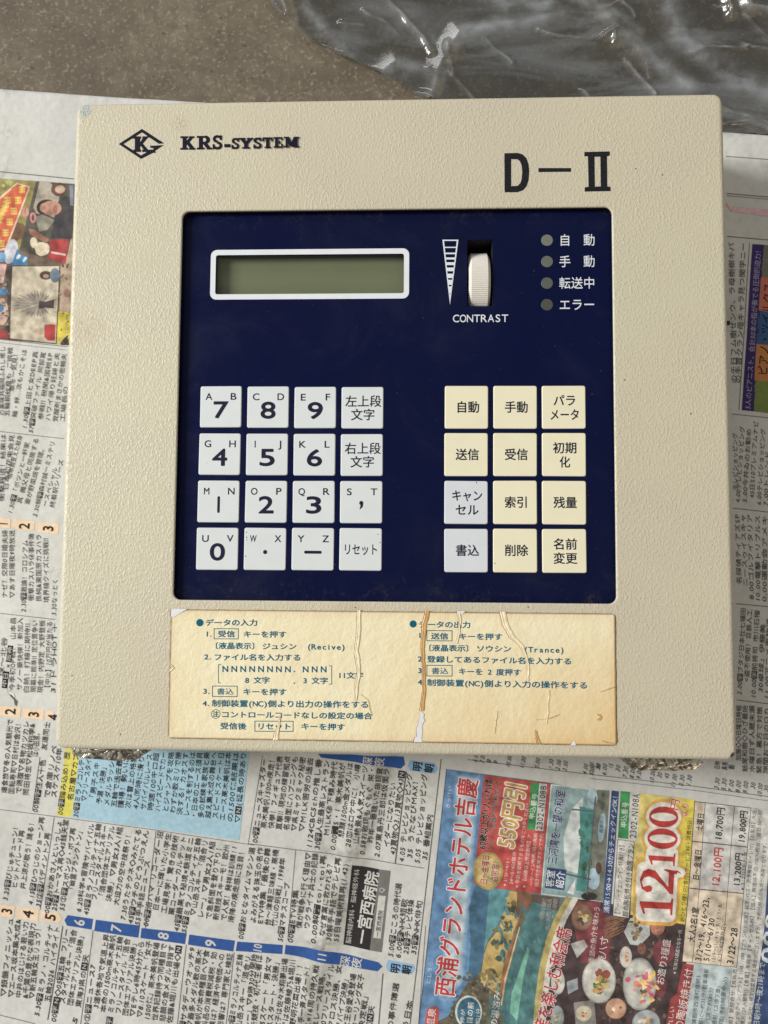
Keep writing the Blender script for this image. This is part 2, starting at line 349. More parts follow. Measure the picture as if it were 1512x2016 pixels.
U_ = [(220,1400,215,880,'テレビショッピング'),(238,1510,282,820,'4.00テレビショッピング'),(300,1510,342,840,'5.00今井ゐのお勧め'),(365,1470,405,770,'45日S10プレミアムナビ'),(428,1530,470,840,'6.00テレビショッピング'),(488,1540,512,1040,'7.00トレンド'),(548,1540,572,1040,'8.00ニュース')]
T_ = [(238,310,222,-300,'名探偵ティアズSP'),(292,330,272,-300,'ニースゥイスキャ'),(345,440,330,-300,'8.00ゴルフイタリア'),(400,460,398,-290,'10.00電撃トリプルス'),(455,460,460,-290,'0.00運動会アメキ'),(240,1260,275,510,'2.00#ブタジ日本仕七福田'),(300,1150,332,520,'<盗不使用！巨鉄人工'),(358,1290,395,530,'10.00#前将司 市川石榴'),(420,1240,445,650,'30卓球」伊藤美'),(475,1300,498,600,'11.00アニメ再放送'),
(235,1830,240,1350,'加藤◇◇日曜日時報'),(290,1925,290,1350,'飯尾和樹◇ひざ最始'),(350,1930,350,1350,'水曜日ず人蔵末瀬'),(410,1940,415,1360,'緊急！裏方で対策'),(466,1940,474,1370,'隙間おで日のロカ')]
tm = MB()
for p, L_, h in (('A', A_, 39), ('B', B_, 39), ('C', C_, 47), ('K', K_, 58), ('M', M_, 60)):
    for x0, y0, x1, y1, s in L_: nl(tm, p, x0, y0, x1, y1, s, h * 1.03, BLK, .010 if p in 'ABC' else 0)
for p, L_, h in (('U', U_, 52), ('T', T_, 50)):
    for x0, y0, x1, y1, s in L_: nl(tm, p, x0, y0, x1, y1, s, h, GRY, 0.006)
for p, pts, w in (('A', [(0, 462), (330, 505), (930, 585), (1512, 675)], 3), ('A', [(325, 510), (240, 1060)], 3), ('A', [(930, 590), (868, 1170)], 3), ('A', [(240, 150), (195, 470)], 3), ('B', [(375, 310), (285, 870)], 5),
    ('B', [(555, 335), (480, 900)], 3), ('B', [(1110, 420), (1055, 900)], 3), ('B', [(1395, 465), (1345, 900)], 3), ('B', [(0, 835), (210, 890)], 3), ('C', [(100, 720), (440, 765), (800, 810), (1350, 895)], 4), ('C', [(105, 715), (205, 100)], 3), ('C', [(440, 765), (385, 1400)], 3),
    ('C', [(1145, 860), (1222, 210)], 7), ('C', [(1058, 1640), (1025, 2030)], 6), ('C', [(1470, 120), (1250, 2002)], 5), ('C', [(1360, 1300), (1310, 2002)], 3), ('K', [(0, 765), (500, 822)], 5), ('M', [(0, 955), (630, 1025)], 5), ('M', [(0, 42), (670, 112)], 5), ('M', [(0, 75), (665, 145)], 3),
    ('L', [(0, 100), (820, 185)], 8), ('R', [(130, 315), (560, 340)], 5), ('R', [(135, 648), (560, 682)], 6), ('R', [(138, 668), (560, 702)], 4), ('R', [(140, 1035), (560, 1068)], 6), ('R', [(345, 1090), (250, 2600)], 5), ('R', [(185, 2635), (560, 2672)], 5),
    ('U', [(195, 1560), (560, 1600)], 5), ('T', [(212, 475), (540, 505)], 5), ('T', [(222, 1305), (540, 1342)], 5), ('E', [(-900, 55), (0, 165), (780, 255), (1400, 340)], 4), ('E', [(0, 195), (780, 285), (1400, 372)], 3), ('L', [(0, 60), (0, 61)], 3)):
    nline(tm, p, pts, w, GRY)
for p, q in (('E', [('5.00',10,150,15,75),('30',60,125,65,80),('6.00',105,170,115,85),('15',155,120,160,85),('30',205,145,215,95),('7.30',260,190,270,105),('8.00',310,195,322,110),('9.00',360,200,372,120),('10.00',455,230,472,130),('30',515,190,522,150),('45',568,195,574,155),('11.00',615,260,632,165),('0.30',675,250,688,170),('1.30',730,250,742,170),
    ('3.30',938,275,948,190),('5.30',990,285,1000,195),('7.00',1042,295,1052,205),('8.00',1094,300,1104,210),('9.00',1147,305,1157,215),('30',1205,270,1212,225),('10.00',1252,332,1264,230),('30',1303,290,1310,245),('日時',945,130,952,70),('員長',1000,135,1006,75),('藝',1050,130,1055,95)]),
    ('D', [('6.00',430,70,440,0),('7.00',480,78,490,5),('8',530,78,536,50),('9',580,85,586,60),('10.00',672,110,688,20),('11.00',775,118,792,30),('0.00',885,118,898,40),('1.30',985,122,998,50),('2.00',1040,130,1054,55),('3.00',1092,138,1104,62),('4.00',1240,162,1254,85),('5.00',1290,170,1304,90),('30',1338,130,1346,90)])):
    for s, x0, y0, x1, y1 in q: nl(tm, p, x0, y0, x1, y1, s, 46, GRY, .008, shear=.25)
# right margin large column title
nl(tm, 'R', 205, 2360, 178, 1090, 'のチ日フム樹せンウ、ラ母樹樹キパ', 62, GRY, .004); nl(tm, 'R', 240, 2360, 290, 1090, 'の手首クラン母キャラ見つ聞学ニー', 62, GRY, .004)
o = tm.build('printed_text', news); o['kind'] = 'stuff'

bn = MB(); BLU = ink('blue', (52, 86, 148)); TAN = ink('tan', (228, 202, 172)); DRK = ink('dark', (35, 33, 33)); LBL = ink('light_blue', (140, 180, 214)); YEL = ink('yellow', (214, 206, 104))
def banner(p, pts, m): npoly(bn, p, pts, m, .10)
def done(name):
    global bn
    bn.build(name, news); bn = MB()
SKY = ink('pale_blue', (164, 197, 212))
banner('A', [(472, 120), (1487, 100), (1425, 645), (430, 510)], SKY); done('programme_highlight')
banner('A', [(393, 100), (478, 100), (430, 508), (340, 498), ], YEL); done('programme_highlight')
for p, pts, m, txt in (('B', [(-10, 183), (88, 195), (80, 265), (-10, 252)], TAN, ('3', 35, 240, 42, 205)), ('B', [(103, 197), (232, 212), (226, 285), (95, 265)], TAN, ('4', 160, 262, 168, 218)), ('B', [(247, 220), (350, 232), (372, 265), (348, 292), (240, 278)], TAN, ('5', 295, 277, 303, 235)),
    ('B', [(405, 245), (555, 268), (545, 332), (400, 308), (385, 275)], BLU, ('6', 468, 308, 476, 268)), ('B', [(572, 272), (835, 305), (825, 378), (562, 340)], BLU, ('7', 690, 343, 698, 300)), ('B', [(845, 320), (1112, 352), (1102, 418), (838, 380)], BLU, ('8', 968, 388, 976, 345)), ('B', [(1128, 360), (1400, 395), (1390, 460), (1120, 420)], BLU, ('9', 1250, 432, 1258, 388)),
    ('C', [(28, 1413), (350, 1435), (345, 1500), (15, 1480)], BLU, ('10', 165, 1490, 175, 1428)), ('C', [(370, 1435), (700, 1480), (1025, 1560), (1055, 1590), (1020, 1625), (700, 1570), (362, 1500)], BLU, ('11', 622, 1548, 632, 1480)),
    ('C', [(600, 85), (1205, 105), (1215, 160), (1185, 192), (1000, 165), (620, 112)], BLU, None), ('M', [(-10, 1812), (110, 1820), (105, 1915), (-10, 1908)], TAN, ('1', 25, 1890, 28, 1850)), ('M', [(135, 1825), (350, 1850), (340, 1940), (130, 1920)], TAN, ('2', 238, 1925, 244, 1860)), ('M', [(375, 1855), (590, 1875), (582, 1975), (370, 1955)], TAN, ('3', 475, 1948, 481, 1885)),
    ('K', [(-10, 1600), (190, 1615), (185, 1705), (-10, 1690)], TAN, ('2', 88, 1682, 92, 1622)), ('K', [(210, 1620), (400, 1635), (395, 1725), (208, 1710)], TAN, ('3', 300, 1705, 305, 1648)), ('K', [(420, 1645), (490, 1650), (488, 1735), (418, 1728)], TAN, ('4', 478, 1730, 482, 1675))):
    banner(p, pts, m)
    if txt:
        s, x0, y0, x1, y1 = txt
        nl(bn, p, x0, y0, x1, y1, s, {'B': 92, 'C': 84, 'M': 155, 'K': 140}[p], WHT if m is BLU else DRK, .02, shear=0)
    done('hour_tab')
for pr in (((785, 1592, 797, 1515, '深'), (865, 1603, 878, 1528, '夜')), ((945, 168, 955, 103, '深'), (1028, 175, 1038, 108, '夜'))):
    for x0, y0, x1, y1, s in pr: nl(bn, 'C', x0, y0, x1, y1, s, 78, WHT, .015)
    done('day_tab_lettering')
banner('C', [(1250, 130), (1425, 150), (1445, 190), (1420, 225), (1250, 205), (1235, 165)], LBL); nl(bn, 'C', 1298, 208, 1307, 140, '明', 72, DRK, .02); nl(bn, 'C', 1380, 220, 1389, 152, '朝', 72, DRK, .02); done('day_tab'); banner('C', [(1095, 1545), (1270, 1575), (1285, 1605), (1260, 1645), (1095, 1625), (1080, 1588)], LBL)
for x0, y0, x1, y1, s in ((1140, 1638, 1150, 1568, '明'), (1220, 1645, 1230, 1578, '朝')): nl(bn, 'C', x0, y0, x1, y1, s, 72, DRK, .02)
done('day_tab')
# hospital advert
banner('C', [(840, 870), (1030, 905), (965, 1475), (778, 1435)], ink('charcoal', (48, 46, 46))); banner('C', [(1030, 905), (1112, 915), (1050, 1490), (965, 1475)], ink('mid_grey', (118, 116, 114)))
npoly(bn, 'C', [(1028, 1085), (1078, 1092), (1042, 1392), (990, 1385)], WHT, .14)
nl(bn, 'C', 812, 1428, 876, 900, '脳神経内科・脳神経外科', 42, WHT); nl(bn, 'C', 905, 1430, 988, 920, '一宮西病院', 108, WHT, .02); nl(bn, 'C', 1018, 1378, 1045, 1190, '一宮西病院', 38, DRK, z=.22); nl(bn, 'C', 1046, 1068, 1052, 1030, 'Q', 50, WHT)
done('hospital_advert')
for pts in ([(12, 1440), (62, 1445), (80, 1295), (28, 1288)], [(48, 1205), (98, 1210), (118, 1060), (70, 1055)]): banner('K', pts, DRK)
nl(bn, 'K', 35, 1432, 55, 1300, '中日', 50, WHT); nl(bn, 'K', 73, 1198, 94, 1068, '阪神', 50, WHT)
done('team_tab')

# ---- right margin colour blocks
rb = MB()
npoly(rb, 'R', [(370, 1103), (475, 1108), (385, 2610), (275, 2600)], ink('purple', (62, 48, 104)))
nl(rb, 'R', 328, 2590, 425, 1130, '5人のピアニスト、会計50本の指が奏でる圧倒的迫力！', 62, ink('lilac', (170, 165, 190)), .0)
npoly(rb, 'R', [(475, 1110), (620, 1120), (620, 1400), (450, 1400)], ink('warm_grey', (120, 116, 104)))
npoly(rb, 'R', [(450, 1400), (620, 1405), (620, 1735), (425, 1700)], ink('salmon', (190, 112, 94)), .13)
npoly(rb, 'R', [(425, 1700), (620, 1735), (620, 2020), (405, 2005)], ink('steel_blue', (62, 92, 135)), .12)
npoly(rb, 'R', [(405, 2005), (620, 2020), (620, 2345), (390, 2330)], ink('orange', (190, 128, 78)), .13)
npoly(rb, 'R', [(390, 2330), (620, 2345), (620, 2640), (385, 2610)], ink('olive', (118, 134, 76)), .12)
nl(rb, 'R', 462, 2290, 520, 1450, 'ピアノ・ツイルクス', 105, DRK, .01)
npoly(rb, 'R', [(185, 770), (560, 800), (560, 860), (200, 812)], ink('pink', (214, 178, 186)), .12)
nline(rb, 'R', [(130, 735), (185, 812)], 12, ink('coral', (232, 150, 120)))
rb.build('colour_feature_print', news)

# ---- photo montage on the left
ph = MB()
def pc(rgb):
    return ink('p%d_%d_%d' % rgb, tuple(v * .82 + w_ * .18 for v, w_ in zip(rgb, (165, 162, 155))))
def poly(p, pts, rgb, z): npoly(ph, p, pts, pc(rgb), z)
def blob(mb_, p, cx, cy, rx, ry, rgb, z, rot=0, jag=.0, n=22):
    pts = disc(cx, cy, rx, ry, n, rot)
    if jag: pts = [(cx + (x - cx) * (1 + random.uniform(-jag, jag)), cy + (y - cy) * (1 + random.uniform(-jag, jag))) for x, y in pts]
    npoly(mb_, p, pts, pc(rgb), z)
poly('L', [(-20, 175), (830, 240), (760, 2010), (-20, 1950)], (104, 86, 72), .10)
poly('L', [(-20, 178), (400, 205), (215, 970), (-20, 960)], (142, 130, 74), .115)
for i in range(9): blob(ph, 'L', random.uniform(0, 330), random.uniform(200, 330), random.uniform(15, 45), random.uniform(15, 40), random.choice([(190, 200, 130), (160, 165, 90), (120, 110, 60)]), .122 + i * .001, 0, .25)
blob(ph, 'L', 200, 760, 80, 110, (110, 78, 56), .125, .3, .2)
poly('L', [(-20, 400), (185, 225), (330, 265), (325, 305), (75, 965), (-20, 985)], (226, 196, 170), .13)
poly('L', [(-20, 430), (190, 240), (312, 275), (305, 310), (62, 945), (-20, 960)], (206, 92, 60), .135)
for k, (xa, ya, xb, yb) in enumerate([(245, 300, 20, 900), (85, 420, -10, 640)]):
    for i in range(6):
        t = i / 5; cx = xa + (xb - xa) * t; cy = ya + (yb - ya) * t
        for s_ in (-1, 0, 1):
            npoly(ph, 'L', [(cx - 34, cy + s_ * 27 - 9), (cx + 34, cy + s_ * 27 - 13), (cx + 36, cy + s_ * 27 + 6), (cx - 32, cy + s_ * 27 + 9)], pc((236, 190, 92)), .141)
        npoly(ph, 'L', [(cx - 10, cy - 40), (cx + 8, cy - 42), (cx + 10, cy + 38), (cx - 8, cy + 40)], pc((238, 198, 104)), .146)
poly('L', [(405, 208), (820, 240), (800, 740), (712, 1112), (212, 972)], (74, 70, 62), .15)
poly('L', [(440, 214), (560, 222), (660, 380), (600, 600), (400, 560), (370, 500)], (172, 162, 146), .155)
blob(ph, 'L', 655, 300, 90, 75, (96, 60, 52), .158); blob(ph, 'L', 665, 300, 55, 45, (196, 168, 146), .162)
poly('L', [(640, 440), (740, 360), (815, 420), (795, 840), (560, 830), (600, 600)], (50, 48, 52), .157)
poly('L', [(770, 250), (815, 250), (812, 480), (775, 470)], (120, 124, 142), .163)
blob(ph, 'L', 520, 500, 115, 92, (48, 36, 32), .16); blob(ph, 'L', 570, 505, 110, 82, (176, 126, 104), .166); blob(ph, 'L', 490, 500, 50, 50, (205, 150, 128), .169); blob(ph, 'L', 610, 515, 25, 45, (140, 90, 80), .169)
poly('L', [(390, 600), (480, 570), (600, 640), (520, 740), (430, 760)], (138, 134, 120), .161)
poly('L', [(320, 730), (380, 740), (545, 850), (500, 880), (330, 790)], (160, 108, 88), .172)
blob(ph, 'L', 460, 950, 80, 78, (214, 200, 172), .174, 0, .1); blob(ph, 'L', 370, 880, 40, 60, (206, 192, 166), .172)
poly('L', [(540, 850), (752, 842), (720, 1112), (500, 1052), (550, 980)], (164, 50, 52), .172)
nline(ph, 'L', [(560, 985), (720, 1015)], 22, pc((214, 190, 186)), .18)
for cx, cy in ((285, 545), (365, 610)):
    rg = [Q('L', cx + 26 * math.cos(t) + 6, cy + 52 * math.sin(t)) for t in [i * math.pi / 8 for i in range(17)]]
    pts = [(cx + 22 * math.cos(t) * 1.1, cy + 50 * math.sin(t)) for t in [i * math.pi / 8 for i in range(17)]]
    nline(ph, 'L', pts, 20, pc((238, 176, 176)), .185); nline(ph, 'L', pts, 9, pc((206, 84, 96)), .192)
blob(ph, 'L', 125, 985, 68, 140, (206, 208, 220), .15, .25); blob(ph, 'L', 25, 1050, 45, 55, (110, 160, 205), .155)
poly('L', [(190, 950), (215, 1010), (310, 1040), (300, 1130), (130, 1135)], (60, 128, 186), .156); blob(ph, 'L', 205, 1040, 18, 32, (214, 222, 230), .162, .6); blob(ph, 'L', 272, 1070, 16, 35, (214, 222, 230), .162, .6)
poly('L', [(-10, 1120), (80, 1125), (45, 1335), (-10, 1330)], (214, 170, 166), .15)
poly('L', [(60, 1140), (138, 1145), (105, 1950), (60, 1900), (90, 1500)], (66, 54, 54), .125)
blob(ph, 'L', 50, 1425, 45, 45, (66, 128, 184), .15); blob(ph, 'L', 12, 1610, 38, 45, (66, 128, 184), .15); blob(ph, 'L', 30, 1650, 68, 150, (204, 168, 152), .14)
poly('L', [(-10, 1820), (90, 1860), (100, 1945), (-10, 1945)], (158, 52, 56), .15)
poly('L', [(132, 1138), (662, 1125), (628, 2003), (102, 1950)], (70, 58, 46), .142)
poly('L', [(142, 1148), (648, 1136), (614, 1990), (114, 1940)], (198, 186, 164), .15)
for i in range(31):
    t = math.radians(50 + 260 * i / 30); ex, ey = 385 + 258 * math.cos(t) * random.uniform(.95, 1.02), 1562 + 152 * math.sin(t) * random.uniform(.95, 1.02)
    bx, by = 435, 1562 + random.uniform(-8, 8); dx, dy = ex - bx, ey - by; L = math.hypot(dx, dy); qx, qy = -dy / L, dx / L
    npoly(ph, 'L', [(bx, by), (bx + dx * .7 + qx * 12, by + dy * .7 + qy * 12), (ex, ey), (bx + dx * .7 - qx * 11, by + dy * .7 - qy * 11)], pc(((122, 112, 104), (146, 138, 126))[i % 2]), .158 + i * .0006)
poly('L', [(428, 1522), (500, 1532), (598, 1505), (615, 1610), (500, 1598), (425, 1612)], (58, 46, 48), .18)
poly('L', [(595, 1502), (622, 1500), (620, 1615), (592, 1612)], (168, 156, 128), .185)
blob(ph, 'L', 500, 1240, 68, 48, (70, 52, 48), .16); blob(ph, 'L', 502, 1250, 30, 22, (206, 170, 150), .165); blob(ph, 'L', 600, 1240, 55, 80, (92, 112, 130), .163)
poly('L', [(490, 1790), (560, 1780), (612, 1790), (605, 1960), (530, 1965), (485, 1920)], (176, 54, 52), .16); blob(ph, 'L', 430, 1865, 50, 40, (190, 166, 140), .16)
poly('L', [(662, 1125), (712, 1115), (800, 760), (790, 1650), (655, 1640)], (168, 146, 124), .128); blob(ph, 'L', 740, 1440, 42, 45, (140, 100, 90), .15)
poly('L', [(640, 1640), (790, 1650), (790, 2010), (625, 2000)], (206, 186, 62), .15); poly('L', [(665, 1990), (700, 1940), (745, 1900), (760, 2012), (670, 2010)], (48, 44, 40), .16)
for i in range(110):
    cx, cy = random.choice([(random.uniform(10, 110), random.uniform(1250, 1940)), (random.uniform(650, 760), random.uniform(1100, 1990)), (random.uniform(150, 600), random.uniform(1160, 1960))])
    k = random.random(); pal = [(60, 54, 50), (110, 96, 82), (150, 134, 116), (90, 84, 78), (176, 160, 140)]
    if cx > 150 and cy > 1150 and cx < 610: pal = [(186, 174, 152), (204, 192, 172), (176, 164, 144)]; k = 1
    blob(ph, 'L', cx, cy, random.uniform(5, 20), random.uniform(5, 18), random.choice(pal), (.153 if pal[0][0] > 100 else .1755) + i * .00002, random.random() * 3, .35, 8)
ph.build('photograph_print', news)

# ---- hotel advert
ad = MB()
def ap(p, pts, rgb, z): npoly(ad, p, pts, pc(rgb), z)
def at(p, x0, y0, x1, y1, s, h, rgb, bold=0.0, z=.2, halo=None, hw=.03, shear=0):
    if halo: nl(ad, p, x0, y0, x1, y1, s, h, pc(halo), bold + hw, z - .02, shear=shear)
    nl(ad, p, x0, y0, x1, y1, s, h, pc(rgb), bold, z, shear=shear)
ap('D', [(222, 125), (990, 228), (1290, 290), (1000, 2060), (8, 2060)], (86, 104, 112), .10)
# sky, pale around the title, deeper at the margin
ap('D', [(222, 125), (500, 165), (430, 1010), (380, 1700), (230, 1960), (8, 2060)], (88, 130, 176), .105)
for k in range(7):
    t = k / 6; w0, w1 = 70 - 6 * k, 140 - 9 * k
    ap('D', [(215 + 8 * k, 1860 - 14 * k), (160 + 6 * k, 1830 - 10 * k), (255 + 7 * k, 900), (285 + 7 * k, 160 + 6 * k), (470 - 9 * k, 175 + 6 * k), (418 - 6 * k, 900), (350 - 7 * k, 1700)], (104 + 13 * k, 146 + 9 * k, 188 + 4 * k), .108 + .002 * k)
ap('D', [(430, 1000), (560, 1010), (520, 1400), (470, 1640), (380, 1700), (400, 1420), (388, 1160)], (56, 98, 128), .125)
ap('D', [(540, 1010), (700, 1030), (650, 1200), (530, 1400), (500, 1480)], (84, 142, 150), .128)
ap('D', [(385, 1700), (470, 1600), (520, 1400), (600, 1330), (650, 1180), (700, 1035), (1060, 1085), (1000, 1300), (900, 1700), (870, 2060), (8, 2060), (230, 1960)], (84, 78, 62), .12)
ap('D', [(690, 1035), (750, 1042), (742, 1190), (755, 1245), (640, 1600), (610, 1800), (470, 1700), (500, 1500), (530, 1410), (600, 1330), (650, 1190)], (186, 158, 92), .132)
for i in range(46):
    t = random.random(); cx = 500 + 190 * t + random.uniform(-25, 90) * (1 - t * .4); cy = 1700 - 600 * t + random.uniform(-40, 40)
    blob(ad, 'D', cx, cy, random.uniform(9, 26), random.uniform(10, 34), random.choice([(70, 68, 46), (96, 88, 54), (120, 104, 60), (206, 178, 112), (58, 70, 60)]), .136 + i * .0004, random.random() * 3, .3, 10)
ap('D', [(752, 1240), (775, 1190), (660, 1640), (632, 1790), (612, 1800), (640, 1600)], (150, 96, 62), .158)
ap('D', [(760, 1300), (770, 1300), (665, 1680), (632, 1880), (622, 1870), (650, 1680)], (206, 178, 132), .162)
ap('D', [(745, 1035), (860, 1055), (850, 1110), (790, 1200), (742, 1190)], (120, 78, 58), .142); ap('D', [(850, 1060), (1060, 1090), (1050, 1180), (860, 1110)], (74, 60, 54), .145)
ap('D', [(865, 1112), (1052, 1180), (965, 1400), (905, 1700), (872, 2060), (650, 2060), (625, 1900), (660, 1700), (770, 1320)], (62, 108, 112), .15)
ap('D', [(822, 1445), (705, 1780), (690, 1930), (745, 1990), (795, 1640), (838, 1470)], (112, 176, 156), .156)
for i in range(14): blob(ad, 'D', random.uniform(250, 600), random.uniform(1850, 2040), 30, 22, random.choice([(60, 56, 46), (104, 92, 74), (74, 82, 66)]), .14 + i * .0008, 1, .3, 10)
ap('D', disc(385, 1925, 100, 122, 24), (206, 210, 206), .17); ap('D', disc(388, 1928, 88, 110, 24), (46, 92, 118), .176)
at('D', 338, 2010, 346, 1905, '停が', 34, (226, 230, 228)); at('D', 392, 2016, 402, 1850, '目の前', 48, (226, 230, 228), .01); at('D', 452, 2016, 460, 1900, '約1分', 38, (226, 230, 228))
at('D', 570, 2040, 602, 1775, 'の湯浴み', 58, (206, 222, 228), .005)
ap('D', [(78, 1905), (110, 1885), (160, 1895), (168, 1930), (150, 2060), (52, 2060)], (196, 62, 62), .17); at('D', 100, 2040, 120, 1895, '温泉', 62, (230, 226, 222), .01)
at('D', 205, 1812, 386, 192, '西浦グランドホテル吉慶', 165, (186, 46, 48), .018, .2, (226, 226, 228), .045)
at('D', 88, 1715, 108, 1545, 'にしうら', 36, (214, 218, 226)); at('D', 232, 420, 246, 250, 'きっけい', 36, (214, 218, 226))
ap('D', [(497, 172), (987, 232), (918, 1056), (590, 1012), (425, 980)], (186, 66, 62), .165)
for rr, cc in ((1.0, (170, 142, 78)), (.88, (196, 168, 98)), (.7, (208, 184, 118))): ap('D', disc(530, 885, 112 * rr, 140 * rr, 28), cc, .17 + (1 - rr) * .01)
at('D', 497, 985, 517, 765, '日〜金曜日', 58, (150, 40, 40), .02, .205, (232, 226, 214), .03); at('D', 575, 975, 592, 785, '泊限定！', 60, (150, 40, 40), .015, .205, (232, 226, 214), .03)
at('D', 485, 725, 535, 200, '60歳以上が1人いれば', 66, (24, 20, 22), .03, .2, (222, 190, 186), .03); at('D', 547, 735, 600, 195, 'グループ全員が下記料金より', 46, (24, 20, 22), .014, .2, (222, 190, 186), .03)
at('D', 655, 712, 742, 222, '550円引', 165, (190, 150, 72), .03, .21, (240, 236, 226), .055)
for x0, y0, x1, y1, s in ((652, 1000, 680, 780, '※3/20〜4/5・'), (700, 985, 728, 740, '24〜5/6は除外'), (742, 1012, 818, 380, '※年齢を証明できるものをご持参ください'), (797, 1012, 838, 610, '※【60歳以上限定割引】ア'), (848, 995, 884, 600, 'ーリーイン特典/館の陶板'), (888, 1002, 928, 605, '焼き付き会席プランで予約')): at('D', x0, y0, x1, y1, s, 32, (232, 214, 208))
ap('D', [(846, 224), (908, 230), (878, 582), (822, 575)], (48, 134, 72), .172); at('D', 850, 500, 878, 305, '申込番号', 46, (226, 232, 226), .01)
ap('D', [(908, 230), (965, 236), (938, 586), (878, 582)], (206, 206, 202), .172); at('D', 906, 578, 938, 245, '2302-N108B', 62, (34, 34, 38), .01)
# guest-room picture
ap('D', [(993, 236), (1420, 290), (1380, 1112), (922, 1060)], (206, 208, 204), .165)
ap('D', [(1000, 245), (1414, 297), (1372, 1102), (930, 1052)], (134, 164, 164), .17)
ap('D', [(1088, 640), (1150, 420), (1232, 335), (1228, 700), (1192, 900), (1100, 880)], (206, 214, 212), .175)
ap('D', [(1205, 400), (1318, 425), (1290, 720), (1255, 1040), (1180, 1028), (1215, 700)], (62, 128, 124), .18)
for i in range(12): blob(ad, 'D', random.uniform(1210, 1290), random.uniform(430, 1000), 16, 30, random.choice([(46, 96, 84), (92, 148, 140), (60, 84, 60)]), .183, 0, .3, 9)
ap('D', [(1115, 1045), (1180, 940), (1165, 1060)], (216, 220, 218), .182)
nline(ad, 'D', [(1150, 425), (1330, 440)], 12, pc((66, 84, 84)), .188); nline(ad, 'D', [(1105, 905), (1290, 945)], 12, pc((66, 84, 84)), .188); nline(ad, 'D', [(1325, 330), (1262, 1060)], 12, pc((80, 92, 90)), .19); nline(ad, 'D', [(1205, 640), (1300, 655)], 7, pc((80, 96, 94)), .188)
ap('E', [(55, 280), (148, 285), (100, 1108), (-20, 1092), (-10, 1000), (40, 500)], (106, 110, 98), .178)
blob(ad, 'E', 20, 340, 40, 70, (160, 190, 198), .184); blob(ad, 'E', 92, 560, 26, 110, (146, 176, 192), .184, .1); blob(ad, 'E', 30, 940, 48, 80, (158, 186, 200), .184); blob(ad, 'E', 70, 860, 22, 45, (72, 50, 44), .187); blob(ad, 'E', 0, 1070, 60, 30, (40, 40, 38), .187)
nl(ad, 'E', 85, 600, 105, 300, '部屋からの眺望一例', 30, pc((46, 46, 46)), z=.2)
at('D', 1003, 838, 1065, 280, '三河湾を一望の和室', 78, (38, 48, 100), .022, .215, (220, 226, 230), .03); at('D', 1098, 430, 1112, 310, 'をご用意', 34, (52, 62, 108), 0, .205, (220, 226, 230), .03)
ap('D', [(968, 858), (1112, 875), (1095, 1027), (950, 1010)], (36, 56, 104), .19); at('D', 985, 1003, 1000, 878, '客室', 66, (232, 234, 234), .015, .21); at('D', 1058, 1010, 1072, 888, '紹介', 66, (232, 234, 234), .015, .21)
# meal picture
ap('D', [(1160, 1082), (1378, 1112), (1500, 1135), (2000, 1250), (1990, 1640), (1860, 2060), (865, 2060), (905, 1700), (985, 1380), (1060, 1180)], (56, 42, 44), .16)
sw = [(1135, 1085), (1050, 1235), (985, 1400), (935, 1600), (905, 1820), (885, 2060)]
nline(ad, 'D', sw, 52, pc((178, 160, 92)), .168); nline(ad, 'D', [(x + 42, y) for x, y in sw], 40, pc((216, 212, 200)), .172)
for x0, y0, x1, y1, s in ((925, 1285, 952, 1080, '三河湾を望む'), (967, 1322, 988, 1090, '最上階露天風呂'), (1010, 1236, 1032, 1090, '※入替制')): at('D', x0, y0, x1, y1, s, 34, (40, 38, 40), .0, .2, (206, 206, 200), .03)
ap('E', [(-150, 1110), (85, 1110), (40, 1560), (-60, 1560)], (118, 50, 58), .168); ap('E', [(40, 1130), (175, 1215), (140, 1580), (40, 1590)], (108, 44, 52), .166)
at('D', 915, 2060, 1100, 1300, '産を楽しむ和会席', 118, (178, 40, 48), .015, .21, (228, 220, 216), .04)
at('D', 1292, 1560, 1338, 1140, '季節の魚介を味わう', 46, (222, 206, 200), .0, .21); at('E', 85, 1575, 112, 1362, '焼八寸', 64, (226, 214, 208), .0, .21)
def plate(p, cx, cy, rx, ry, rgb, foods, rot=0):
    blob(ad, p, cx, cy, rx, ry, tuple(int(v * .82) for v in rgb), .176, rot, 0, 28); blob(ad, p, cx, cy, rx * .93, ry * .93, rgb, .179, rot, 0, 28)
    for i in range(foods[0]):
        a = random.uniform(0, 6.28); r = random.random() ** .6 * .55
        blob(ad, p, cx + rx * r * math.cos(a), cy + ry * r * math.sin(a), rx * random.uniform(.08, .24), ry * random.uniform(.06, .2), random.choice(foods[1]), .183 + i * .0006, random.random() * 3, .3, 10)
plate('D', 1045, 1700, 52, 92, (196, 196, 186), (8, [(206, 180, 120), (150, 120, 70), (120, 130, 80)])); plate('D', 1225, 1225, 78, 100, (126, 92, 72), (16, [(150, 110, 84), (200, 190, 170), (84, 60, 48), (96, 110, 60), (214, 190, 90)]))
ap('D', [(1140, 1420), (1240, 1390), (1268, 1440), (1188, 1525)], (186, 184, 182), .178); ap('D', [(1110, 1700), (1190, 1670), (1195, 1750), (1120, 1790)], (146, 154, 160), .178); plate('D', 1235, 1930, 62, 60, (196, 186, 160), (7, [(220, 160, 70), (186, 90, 60)])); plate('D', 1040, 1960, 50, 90, (150, 160, 160), (8, [(206, 180, 120), (120, 130, 80)])); ap('D', [(1160, 1850), (1310, 1830), (1330, 2016), (1180, 2060)], (134, 130, 124), .172)
plate('E', 70, 1690, 125, 165, (206, 204, 194), (26, [(96, 116, 62), (64, 84, 46), (196, 150, 90), (214, 190, 130), (150, 70, 60)]))
ap('E', [(300, 1225), (395, 1205), (440, 1260), (445, 1350), (370, 1430), (300, 1420), (255, 1330)], (186, 190, 186), .178)
